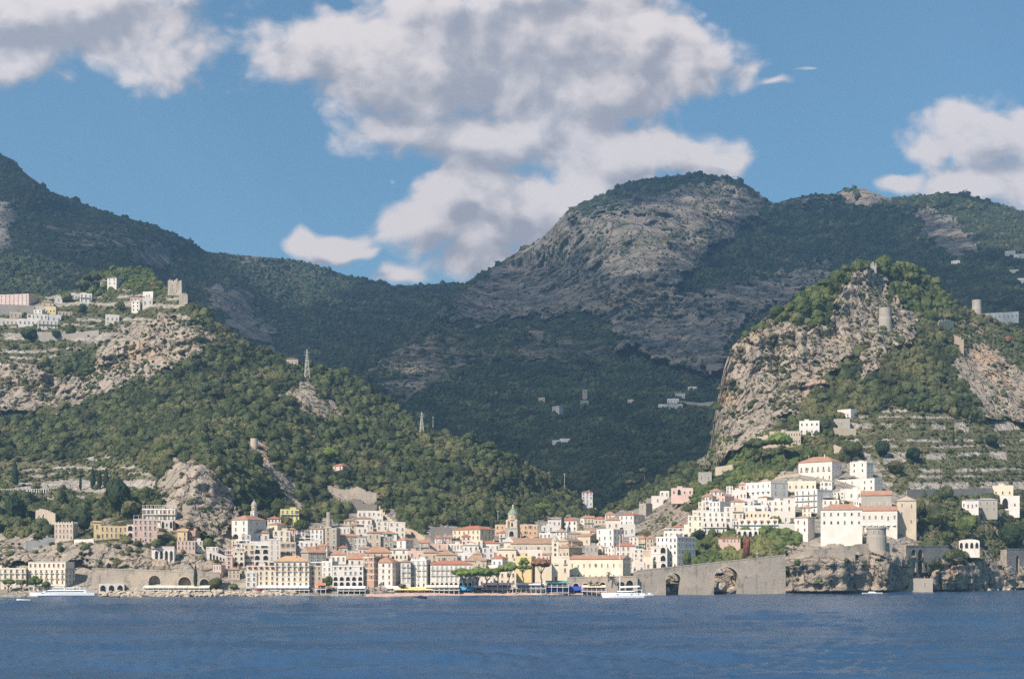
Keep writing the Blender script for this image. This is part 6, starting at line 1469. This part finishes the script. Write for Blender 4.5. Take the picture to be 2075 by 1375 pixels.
def parasols(m_, label, group, xs, ys, n, seed, sc_=1.25):
    pm, cm = parasol_proto(m_); g = random.Random(seed); k = 0
    for j in range(ys[2]):
        for i in range(n):
            x = xs[0]+(xs[1]-xs[0])*(i+.5*(j % 2)+g.uniform(-.12, .12))/n; y = ys[0]+(ys[1]-ys[0])*j/max(1, ys[2]-1)+g.uniform(-.3, .3)
            r = empty('beach_umbrella', shore(x, y), g.random()*6, label=label, cat='beach umbrella', group=group); r.scale = (sc_,)*3
            ob('pole', pm, r); ob('canopy', cm, r)
parasols(yel_c, 'yellow beach umbrella in the yellow rows on the left of the beach', 'yellow beach umbrellas', (800, 876), (1198, 1201, 2), 17, 1)
parasols(azure_c, 'azure beach umbrella in the light blue rows left of the beach restaurant', 'light blue beach umbrellas', (896, 960), (1196.5, 1201, 3), 15, 2)
parasols(mat('deep_blue_canvas', (.04, .08, .36), .8, .1), 'deep blue beach umbrella in the dense rows on the right of the beach', 'deep blue beach umbrellas', (1108, 1182), (1196, 1201.5, 4), 19, 3)
parasols(MATS['wall_C'], 'cream beach umbrella on the right end of the beach', 'cream beach umbrellas', (1184, 1226), (1199, 1201, 1), 8, 4)
# people: one continuous skinned figure each, in a few poses and clothes
def person_mesh(pose, top, bot, skin=(.42, .25, .17)):
    J = {'hip': (0, 0, .93, .13), 'ch': (0, .02, 1.32, .15), 'nk': (0, 0, 1.5, .055), 'hd': (0, -.02, 1.64, .105),
         'ls': (-.19, 0, 1.42, .06), 'le': (-.26, .03, 1.14, .045), 'lh': (-.25, -.10+pose*.2, .88, .035), 'rs': (.19, 0, 1.42, .06), 're': (.27, -.02, 1.15, .045), 'rh': (.24, -.2*pose, .95, .035),
         'lk': (-.11, -.12*pose, .50, .07), 'lf': (-.12, .10*pose, .06, .05), 'lt': (-.12, .10*pose-.18, .03, .04), 'rk': (.11, .04, .50, .07), 'rf': (.12, -.16*pose, .06, .05), 'rt': (.12, -.16*pose-.18, .03, .04)}
    nm = list(J); E = [('hip','ch'),('ch','nk'),('nk','hd'),('ch','ls'),('ls','le'),('le','lh'),('ch','rs'),('rs','re'),('re','rh'),('hip','lk'),('lk','lf'),('lf','lt'),('hip','rk'),('rk','rf'),('rf','rt')]
    me = bpy.data.meshes.new('p'); me.from_pydata([J[k][:3] for k in nm], [(nm.index(a_), nm.index(b_)) for a_, b_ in E], []); o = bpy.data.objects.new('p', me); col.objects.link(o)
    o.modifiers.new('s', 'SKIN'); o.modifiers.new('d', 'SUBSURF').levels = 1
    for i, k in enumerate(nm): me.skin_vertices[0].data[i].radius = (J[k][3],)*2
    me.skin_vertices[0].data[0].use_root = True
    dg = bpy.context.evaluated_depsgraph_get(); m2 = bpy.data.meshes.new_from_object(o.evaluated_get(dg)); bpy.data.objects.remove(o); m2.name = 'person'
    m2.materials.clear()
    for c_ in ((skin), top, bot, (.06, .04, .03)): m2.materials.append(mat('cloth_%d_%d_%d' % tuple(int(v*99) for v in c_), c_, .85, .1))
    for p_ in m2.polygons:
        z = p_.center.z; x = abs(p_.center.x); p_.material_index = 3 if z > 1.68 else (0 if z > 1.46 or (x > .22 and z < 1.25) or z < .45 else (1 if z > .92 else 2))
    return m2
PM = [person_mesh(1, (.7, .7, .68), (.05, .07, .14)), person_mesh(.4, (.45, .08, .06), (.5, .45, .35)), person_mesh(.8, (.05, .08, .2), (.03, .03, .04)), person_mesh(.2, (.42, .25, .17), (.05, .2, .4)), person_mesh(.6, (.08, .08, .08), (.2, .2, .22))]
PL = ['person in white top and dark trousers on the shore', 'person in red top and light trousers on the shore', 'person in navy clothes on the shore', 'bather in blue trunks on the shore', 'person in black top and grey trousers on the shore']
gp = random.Random(12)
for k in range(285):
    z_ = gp.random()
    if z_ < .45: x, y = gp.uniform(500, 780), gp.uniform(1193.5, 1197)
    elif z_ < .85: x, y = gp.uniform(740, 1220), gp.uniform(1198, 1203.5)
    else: x, y = gp.uniform(840, 1180), gp.uniform(1192, 1197)
    v_ = gp.randrange(5); o = ob('person', PM[v_], None, label=PL[v_], cat='person', group='people along the shore'); o.location = shore(x, y); o.rotation_euler = (0, 0, gp.random()*6.28); o.scale = (1.15,)*3
# boulders of the breakwater
BM_ = []
for s in range(7):
    V, F = ico(2); n = fbm(V*1.0+s*9.1, .9, 2, s+200, .5); V = V*(1+.45*n)[:, None]
    for q in range(7):      # split faces: cut flat facets so that they read as broken rock
        dv = np.random.default_rng(s*10+q).normal(size=3); dv /= np.linalg.norm(dv); t = V@dv; V = V-np.clip(t-.72, 0, 9)[:, None]*dv
    BM_.append(mesh_np('boulder', V*np.array([1.25, 1, .8]), F, mat('boulder_rock', (.40, .33, .25), .95, .1, .4, .5, .7, 1.5)))
gb = random.Random(5); nb_ = 0
for x in np.arange(212, 742, 3.3):
    for row in range(2 if x < 700 else 1):
        if nb_ >= 190: break
        if gb.random() < .38 and row: continue
        y = 1206.5-row*4.5+gb.uniform(-1.5, 1); d = (CAMH/K)*FPX/(max(y, 1200)-HYP)*1.0; d = min(d, dwl(x)+2) if row == 0 else dwl(x)+6
        p = P(x, HYP+(CAMH/K)*FPX/d, d); o = ob('boulder', gb.choice(BM_), None, label='rough pale boulder among many alike in the western breakwater', cat='boulder', group='boulders of the western breakwater')
        r_ = gb.uniform(1.3, 3.1); o.location = (p[0], p[1], .4+row*1.7+gb.uniform(-.3, .5)); o.rotation_euler = (gb.uniform(-.5, .5), gb.uniform(-.5, .5), gb.random()*6); o.scale = (r_*1.2, r_, r_*.85); nb_ += 1
gb2 = random.Random(8)
for k in range(120):
    x = gb2.uniform(1296, 2060); d = dwl(x)+gb2.uniform(-1.5, 3.5); r_ = gb2.uniform(1.2, 4.2) if x > 1590 else gb2.uniform(.9, 2.4)
    p = P(x, 1200, d); o = ob('shore_rock', gb2.choice(BM_), None, label='shore rock among many alike under the eastern cliffs', cat='rock', group='shore rocks of the eastern cliffs'); o.location = (p[0], p[1], gb2.uniform(-.5, .8)); o.rotation_euler = (gb2.uniform(-.4, .4), gb2.uniform(-.4, .4), gb2.random()*6); o.scale = (r_*1.3, r_, r_)
for (x, y, r_, lb) in ((1350,1196,7,'large boulder half filling the left sea wall arch'),(1378,1199,4,'smaller boulder right in the left sea wall arch'),(1462,1188,11,'huge leaning rock filling the right sea wall arch'),(1484,1194,8,'second rock at right in the right sea wall arch'),(1420,1195,7,'rock leaning on the sea wall between the two arches'),(1545,1192,9,'rock at foot of the sea wall right end'),(1570,1194,8,'rock beneath the right end of the sea wall parapet'),(1325,1199,5,'low rock at left foot of the sea wall')):
    d = 640+(x-1300)*.035; p = P(x, y, d+1); o = ob('boulder', BM_[int(x) % 7], None, label=lb, cat='boulder'); o.location = p; o.rotation_euler = (.5, .6, x); o.scale = (r_*.8*.37, r_*.37, r_*1.5*.37)
# vehicles on the quay
def car_proto(cm):
    b = MB(); prof = [(-2.1, .35), (2.1, .35), (2.15, .75), (1.5, .92), (-1.0, .95), (-2.1, .9)]
    for y0, y1 in ((-.85, .85),):
        b.face([(x, y0, z) for x, z in prof]); b.face([(x, y1, z) for x, z in prof[::-1]])
        for (xa, za), (xb, zb) in zip(prof, prof[1:]+prof[:1]): b.face([(xa, y0, za), (xa, y1, za), (xb, y1, zb), (xb, y0, zb)])
    body = b.mesh('body', cm); b = MB(); pr = [(-1.9, .95), (1.0, .93), (.45, 1.42), (-1.4, 1.45)]
    b.face([(x, -.75, z) for x, z in pr]); b.face([(x, .75, z) for x, z in pr[::-1]])
    for (xa, za), (xb, zb) in zip(pr, pr[1:]+pr[:1]): b.face([(xa, -.75, za), (xa, .75, za), (xb, .75, zb), (xb, -.75, zb)], 0 if abs(za-zb) > .2 else 1)
    cab = b.mesh('cabin', [glass, cm]); b = MB(); b.tube((0, -.1, 0), (0, .1, 0), .33, n=12); wh = b.mesh('wheel', black_m); return body, cab, wh
gc_ = random.Random(2)
CARS = [(505,'dark'),(514,'silver'),(523,'red'),(534,'dark blue'),(556,'white'),(572,'black'),(588,'grey'),(640,'white'),(668,'black'),(700,'silver'),(716,'dark grey'),(735,'white')]
CC = {'dark': (.05,.05,.06), 'silver': (.5,.5,.5), 'red': (.4,.04,.03), 'dark blue': (.03,.05,.15), 'white': (.75,.75,.74), 'black': (.02,.02,.02), 'grey': (.22,.22,.23), 'dark grey': (.1,.1,.11)}
cars_ = {}
for x, c_ in CARS:
    if c_ not in cars_: cars_[c_] = car_proto(mat('paint_'+c_.replace(' ', '_'), CC[c_], .35, .5))
    bd, cb, wh = cars_[c_]; pos_ = {505:'leftmost on the quay',556:'below the long cream hotel',640:'left of the round quay tree',735:'rightmost on the quay',572:'left below the cream hotel',668:'right of the round quay tree',514:'second from the left on the quay',700:'before the arcaded white house'}.get(x, 'on the quay')
    r = empty('parked_car', shore(x, 1196.2), gc_.uniform(-.1, .1), label=f'{c_} parked car {pos_}', cat='car', group='cars parked on the quay'); ob('body', bd, r); ob('cabin', cb, r)
    for sx in (-1.3, 1.3):
        for sy in (-.8, .8): q = ob('wheel', wh, r); q.location = (sx, sy, .33)
for x, n_ in ((1420,'left'),(1432,'middle'),(1446,'right')):
    bd, cb, wh = cars_['dark' if x != 1432 else 'dark grey']; d_ = 642+(x-1400)*.035; z_ = P(x, 1157-(x-1290)*.107, d_)
    r = empty('parked_car', z_+np.array([0, 3, .1]), .1, label=f'dark car on the road atop the sea wall, {n_} of three', cat='car', group='cars on the sea wall road'); ob('body', bd, r); ob('cabin', cb, r)
    for sx in (-1.3, 1.3):
        for sy in (-.8, .8): q = ob('wheel', wh, r); q.location = (sx, sy, .33)
    b = MB(); b.box(-6, 6, -4, 3, -.6, -.1)

def hull(b, L, B, H, sheer=.3, m=0, tr=1.0, n=16, bow=1):
    """hull along x from stern (0) to bow (L), keel below 0"""
    st = []
    for i in range(n+1):
        t = i/n; wd = B/2*(1-max(0, (t-.45)/.55)**2.2)*(tr+(1-tr)*min(1, t*3)); top = H*(1+sheer*t*t); st.append([(L*t+(H*.5*(t-.5) if t > .5 else 0)*k2, wd*k1, z) for k1, k2, z in ((.0, 0, -.5), (.62, 0, -.35), (.9, .5, H*.35), (1.0, 1, top))])
    for a_, c_ in zip(st, st[1:]):
        for sg_ in (-1, 1):
            for j in range(3):
                q = [a_[j], c_[j], c_[j+1], a_[j+1]]; b.face([(x, y*sg_, z) for x, y, z in q], m)
        b.face([(a_[3][0], -a_[3][1], a_[3][2]), (c_[3][0], -c_[3][1], c_[3][2]), (c_[3][0], c_[3][1], c_[3][2]), (a_[3][0], a_[3][1], a_[3][2])], m)
    b.face([(x, y, z) for x, y, z in st[0]]+[(x, -y, z) for x, y, z in st[0][::-1]], m)
navy = mat('navy_paint', (.03, .05, .12), .4, .5); gloss_w = mat('gelcoat_white', (.78, .78, .77), .3, .5); tint = mat('tinted_glass', (.03, .03, .035), .1, .6)
def ferry():
    d = 594; s = d*K/FPX; p = P(195, 1208, d); p[2] = 0
    r = empty('ferry', (p[0], p[1], 0), math.pi, label='long white passenger ferry with dark window bands moored at the western quay', cat='ferry')
    L = 133*s; b = MB(); hull(b, L, 9, 8.5*s, .05); b.build('hull', gloss_w, r)
    b = MB(); b.box(1, L*.86, -4.52, 4.52, .1, .8); b.build('boot_stripe', navy, r)
    b = MB(); b.face([(L*.12, -4, 8.5*s), (L*.82, -3.4, 8.6*s), (L*.70, -3.2, 14*s), (L*.14, -4, 14*s)]); b.face([(L*.12, 4, 8.5*s), (L*.82, 3.4, 8.6*s), (L*.70, 3.2, 14*s), (L*.14, 4, 14*s)][::-1])
    b.face([(L*.82, -3.4, 8.6*s), (L*.82, 3.4, 8.6*s), (L*.70, 3.2, 14*s), (L*.70, -3.2, 14*s)]); b.face([(L*.14, -4, 14*s), (L*.70, -3.2, 14*s), (L*.70, 3.2, 14*s), (L*.14, 4, 14*s)]); b.face([(L*.12, -4, 8.5*s), (L*.14, -4, 14*s), (L*.14, 4, 14*s), (L*.12, 4, 8.5*s)])
    b.build('main_deckhouse', gloss_w, r)
    b = MB(); b.face([(L*.16, 4.08, 9.8*s), (L*.76, 3.6, 9.8*s), (L*.73, 3.52, 12*s), (L*.16, 4.06, 12*s)]); b.face([(L*.16, -4.08, 9.8*s), (L*.76, -3.6, 9.8*s), (L*.73, -3.52, 12*s), (L*.16, -4.06, 12*s)]); b.face([(L*.806, -3.2, 9.6*s), (L*.806, 3.2, 9.6*s), (L*.745, 3.1, 12.2*s), (L*.745, -3.1, 12.2*s)]); b.build('window_band', tint, r)
    b = MB(); b.box(L*.46, L*.66, -2.8, 2.8, 14*s, 19*s); b.box(L*.22, L*.44, -2.8, 2.8, 18.3*s, 19.2*s); 
    for x in (.23, .33, .43): b.box(L*x, L*x+.3, -2.7, -2.4, 14*s, 18.3*s); b.box(L*x, L*x+.3, 2.4, 2.7, 14*s, 18.3*s)
    b.build('bridge_deck', gloss_w, r)
    b = MB(); b.box(L*.475, L*.67, 2.81, 2.9, 15.4*s, 17.4*s); b.box(L*.66, L*.668, -2.6, 2.6, 15.4*s, 17.6*s); b.build('bridge_window', tint, r)
    b = MB(); rail(b, L*.02, L*.2, 4.2, 9*s, 1.1, 0, 1.0); rail(b, L*.02, L*.2, -4.2, 9*s, 1.1, 0, 1.0); rail(b, L*.14, L*.45, 3.6, 14*s, 1.1, 0, 1.0); b.build('railing', white_m, r)
    b = MB(); b.tube((L*.5, 0, 19*s), (L*.48, 0, 24*s), .15); b.tube((L*.5, -1, 21*s), (L*.5, 1, 21*s), .1); b.build('mast', white_m, r)
ferry()
def motorboat(name, label, x0, x1, yb, face=1, cm=None, cabin=True, hullm=None, group=None, hp=4.5, cover=None):
    d = (CAMH/K)*FPX/(yb-HYP); s = d*K/FPX; xm = x0 if face > 0 else x1; p = P(xm, yb, d); L = (x1-x0)*s
    r = empty(name, (p[0], p[1], 0), 0 if face > 0 else math.pi, label=label, cat='boat', group=group)
    b = MB(); hull(b, L, L*.3, hp*s*.55, .35); b.build('hull', hullm or gloss_w, r)
    if cabin:
        z = hp*s*.55; b = MB(); b.face([(L*.3, -L*.08, z), (L*.72, -L*.06, z*1.1), (L*.55, -L*.06, z*1.9), (L*.32, -L*.07, z*1.9)]); b.face([(L*.3, L*.08, z), (L*.72, L*.06, z*1.1), (L*.55, L*.06, z*1.9), (L*.32, L*.07, z*1.9)][::-1])
        b.face([(L*.72, -L*.06, z*1.1), (L*.72, L*.06, z*1.1), (L*.55, L*.06, z*1.9), (L*.55, -L*.06, z*1.9)]); b.face([(L*.32, -L*.07, z*1.9), (L*.55, -L*.06, z*1.9), (L*.55, L*.06, z*1.9), (L*.32, L*.07, z*1.9)]); b.face([(L*.3, -L*.08, z), (L*.32, -L*.07, z*1.9), (L*.32, L*.07, z*1.9), (L*.3, L*.08, z)]); b.build('cabin', hullm or gloss_w, r)
        b = MB(); b.face([(L*.705, -L*.055, z*1.18), (L*.705, L*.055, z*1.18), (L*.565, L*.05, z*1.84), (L*.565, -L*.05, z*1.84)]); b.build('windscreen', tint, r)
    if cm is not None:
        z = hp*s*.55; b = MB(); b.box(L*.12, L*.6, -L*.11, L*.11, z*2.6, z*2.75)
        b.build('bimini', cm, r); b = MB()
        for x in (.14, .58):
            for y in (-.1, .1): b.tube((L*x, L*y, z*.8), (L*x, L*y, z*2.6), .05, n=4)
        b.build('bimini_frame', rail_m, r)
    return r
motorboat('motorboat', 'small white motorboat with dark sunshade sailing in front of the ferry bow', 34, 63, 1216, -1, navy, False)
motorboat('motorboat', 'white motorboat moored left of the ferry bow', 62, 84, 1206.5, -1, None, True)
motorboat('motorboat', 'dark covered motorboat moored left of the ferry', 41, 60, 1207, -1, None, True, navy)
motorboat('motorboat', 'low white boat second from the left at the western quay', 19, 36, 1207, -1, None, True)
motorboat('motorboat', 'grey boat leftmost at the western quay', -2, 17, 1207, -1, None, True, mat('grey_hull', (.35, .37, .4), .4, .4))
motorboat('rowing_boat', 'pale wooden boat moored at the breakwater end', 637, 667, 1208, 1, None, False, mat('varnished_wood', (.42, .26, .15), .5, .4))
motorboat('speedboat', 'dark hulled speedboat lying off the left of the beach', 837, 865, 1210, -1, None, True, navy)
motorboat('motorboat', 'white motorboat just right of the catamaran', 1296, 1312, 1206, 1, None, True)
motorboat('motorboat', 'small pale boat at left foot of the sea wall', 1308, 1324, 1205, 1, None, True)
motorboat('speedboat', 'sleek white speedboat under the sea cliff', 1748, 1788, 1202.5, 1, None, True)
def catamaran():
    d = 586; s = d*K/FPX; p = P(1304, 1209, d); r = empty('catamaran', (p[0], p[1], 0), math.pi, label='big white sailing catamaran with tall mast anchored off the beach', cat='catamaran'); L = 84*s
    for y in (-4.5, 4.5):
        b = MB(); hull(b, L*.98, 2.6, 8.5*s, .0); q = b.build('hull', gloss_w, r); q.location.y = y
        b = MB()
        for x in (.12, .28, .62): b.box(L*x, L*x+1.2, -1.36, 1.36, 5.5*s, 6.5*s)
        w_ = b.build('portholes', tint, r); w_.location.y = y
    b = MB(); b.box(L*.08, L*.78, -4.2, 4.2, 5*s, 8*s); b.build('bridge_platform', gloss_w, r)
    b = MB(); b.lathe([(1, 0), (.96, .5), (.86, .95), (0, 1.0)], 20); q = b.build('saloon', gloss_w, r, smooth=False); q.location = (L*.42, 0, 8*s); q.scale = (L*.24, 4, 5*s)
    b = MB(); b.lathe([(1.012, .25), (.985, .62)], 20); q = b.build('saloon_window', tint, r); q.location = (L*.42, 0, 8*s); q.scale = (L*.24, 4, 5*s)
    b = MB(); b.box(L*.04, L*.24, -3.8, 3.8, 14.5*s, 15.2*s)
    for x in (.06, .22):
        for y in (-3.6, 3.6): b.box(L*x, L*x+.15, y, y+.15, 8*s, 14.5*s)
    b.build('hardtop', gloss_w, r)
    b = MB(); mx = L*.57; b.tube((mx, 0, 8*s), (mx, 0, 126*s), .26, .16, 8); b.build('mast', white_m, r)
    b = MB(); b.tube((mx, 0, 19*s), (L*.08, 0, 21*s), .28, .22, 8); b.tube((mx, 0, 21*s), (L*.1, 0, 22.5*s), .4, .3, 8); b.build('boom', white_m, r)
    b = MB()
    for q in ((L*.96, 0, 8.5*s), (L*.5, -4.5, 8.5*s), (L*.5, 4.5, 8.5*s), (L*.04, 0, 15*s)): b.tube((mx, 0, 118*s), q, .045, n=3)
    for z in (50, 85): b.tube((mx, -1.6, z*s), (mx, 1.6, z*s), .07, n=4)
    b.build('rigging', rail_m, r)
    b = MB(); b.tube((L*.93, -4.5, 8*s), (L*.93, 4.5, 8*s), .12); b.build('crossbeam', white_m, r)
catamaran()

# ------------------------------------------------------------------ infill of the old town: houses seen in part between the named ones, and greenery
def covered(x0, x1, y0, y1):
    xs = np.linspace(x0, x1, 5); ys = np.linspace(y0, y1, 5); c = 0
    for x in xs:
        for y in ys:
            if any(a_ <= x <= b_ and c_ <= y <= d_ for a_, b_, c_, d_, _ in FOOT): c += 1
    return c/25
TOWNP = [(462,1175),(462,1120),(478,1095),(545,1060),(600,1085),(640,1090),(700,1066),(760,1050),(815,1085),(850,1112),(900,1096),(1000,1096),(1095,1078),(1180,1060),(1215,1050),(1260,1070),(1290,1100),(1320,1110),(1330,1160),(1160,1165),(1000,1165),(760,1165)]
EASTP = [(1390,1078),(1400,1040),(1440,1012),(1500,988),(1600,985),(1625,975),(1700,990),(1720,1020),(1660,1060),(1600,1072),(1490,1080)]
PREP = set('in with at on above below behind beside under right left of before from near against between to over squeezed descending standing facing alone and high low the a by'.split())
gi = random.Random(21); nf = 0
CN = dict(W='white', V='pale', C='cream', P='pink', B='beige', S='grey stone'); RN = dict(F='flat-roofed', hb='brown-roofed', ho='orange-roofed', hr='red-roofed', gb='brown-gabled', go='orange-gabled')
cand = []
for (poly, wts) in ((TOWNP, 'WWWVVCCPBBBS'), (EASTP, 'WWWWWVC')):
    ys = range(int(min(p[1] for p in poly)), int(max(p[1] for p in poly)), 6)
    for y in ys:
        x = min(p[0] for p in poly)+gi.uniform(0, 12)
        while x < max(p[0] for p in poly):
            w_ = gi.uniform(13, 27); cand.append((poly, wts, x, y, w_)); x += w_+gi.uniform(0, 5)
cand.sort(key=lambda c: covered(c[2], c[2]+c[4], c[3]-15, c[3])+gi.random()*.1)
for poly, wts, x, y, w_ in cand:
    h_ = gi.uniform(11, 20)
    if not inpoly(np.array([x+w_/2]), np.array([float(y)]), poly)[0]: continue
    if covered(x, x+w_, y-h_, y) > .66 or nf >= 138: continue
    C = gi.choice(wts); rf = gi.choice(['F', 'F', 'hb', 'ho', 'gb', 'hr', 'go'] if poly is TOWNP else ['F', 'F', 'F', 'ho'])
    nb = min((f for f in LABELS), key=lambda f: (f[0]-(x+w_/2))**2+(f[1]-y)**2*2)
    rel_ = 'left of' if x+w_/2 < nb[0]-8 else ('right of' if x+w_/2 > nb[0]+8 else ('above' if y < nb[1] else 'below'))
    wd_ = nb[2].split()
    if len(wd_) > 8:
        cut = [i for i in range(3, 9) if wd_[i] in PREP]; wd_ = wd_[:cut[-1]] if cut else wd_[:8]
    lb = f'small {CN[C]} {RN[rf]} house {rel_} the {" ".join(wd_)}'
    while wd_ and wd_[-1] in PREP: wd_.pop()
    lb = lb if wd_ == lb.split()[-len(wd_):] else f'small {CN[C]} {RN[rf]} house {rel_} the ' + ' '.join(wd_)
    if lb in USED: continue
    USED.add(lb); fl = 2 if h_ > 14 else 1
    building(x, x+w_, x+w_+gi.uniform(4, 8) if gi.random() < .35 else None, y-h_, y, C, rf, gi.uniform(4, 7), fl, max(2, int(w_/6.5)), 'w='+gi.choice(['w', 'w', 's', 'a', 'oh', 'wy'])+(',rail' if rf == 'F' and gi.random() < .5 else '')+(',bal=1' if fl == 2 and gi.random() < .35 else ''), lb, group='houses packed in the old town')
    nf += 1
print('infill', nf)
# low greenery between houses
g1 = np.random.default_rng(17); pts_, scs_ = [], []
for k in range(2000):
    poly = TOWNP if g1.random() < .5 else EASTP
    xs_ = [q[0] for q in poly]; ys_ = [q[1] for q in poly]; x, y = g1.uniform(min(xs_), max(xs_)), g1.uniform(min(ys_), max(ys_))
    if not inpoly(np.array([x]), np.array([y]), poly)[0] or covered(x-2, x+2, y-3, y+2) > .5: continue
    pts_.append(P(x, y, dn(x, y)-.5)); scs_.append(g1.uniform(.8, 2.4))
if pts_: ob('garden_shrubbery', scatter_mesh('garden_shrubbery', mid_c, np.array(pts_), np.array(scs_), MATS['leaf_scrub'], 33), kind='stuff')
# ------------------------------------------------------------------ haze
def haze():
    m_ = bpy.data.materials.new('haze'); m_.use_nodes = True; T = NT(m_.node_tree)
    pv = T.n('ShaderNodeVolumePrincipled', Density=HAZE_D, Anisotropy=.3); pv.inputs['Color'].default_value = HAZE_C
    T.n('ShaderNodeOutputMaterial', Volume=pv.outputs[0])
    x0, x1, y0, y1, z0, z1 = -4500, 4500, -150, 6800, -45, 2050
    V = [(x, y, z) for z in (z0, z1) for y in (y0, y1) for x in (x0, x1)]
    F = [(0, 2, 3, 1), (4, 5, 7, 6), (0, 1, 5, 4), (2, 6, 7, 3), (0, 4, 6, 2), (1, 3, 7, 5)]
    ob('haze', mesh_np('haze', V, F, m_), kind='stuff')
HAZE_D = 1.0e-4; HAZE_C = (.40, .68, 1.0, 1)
haze()
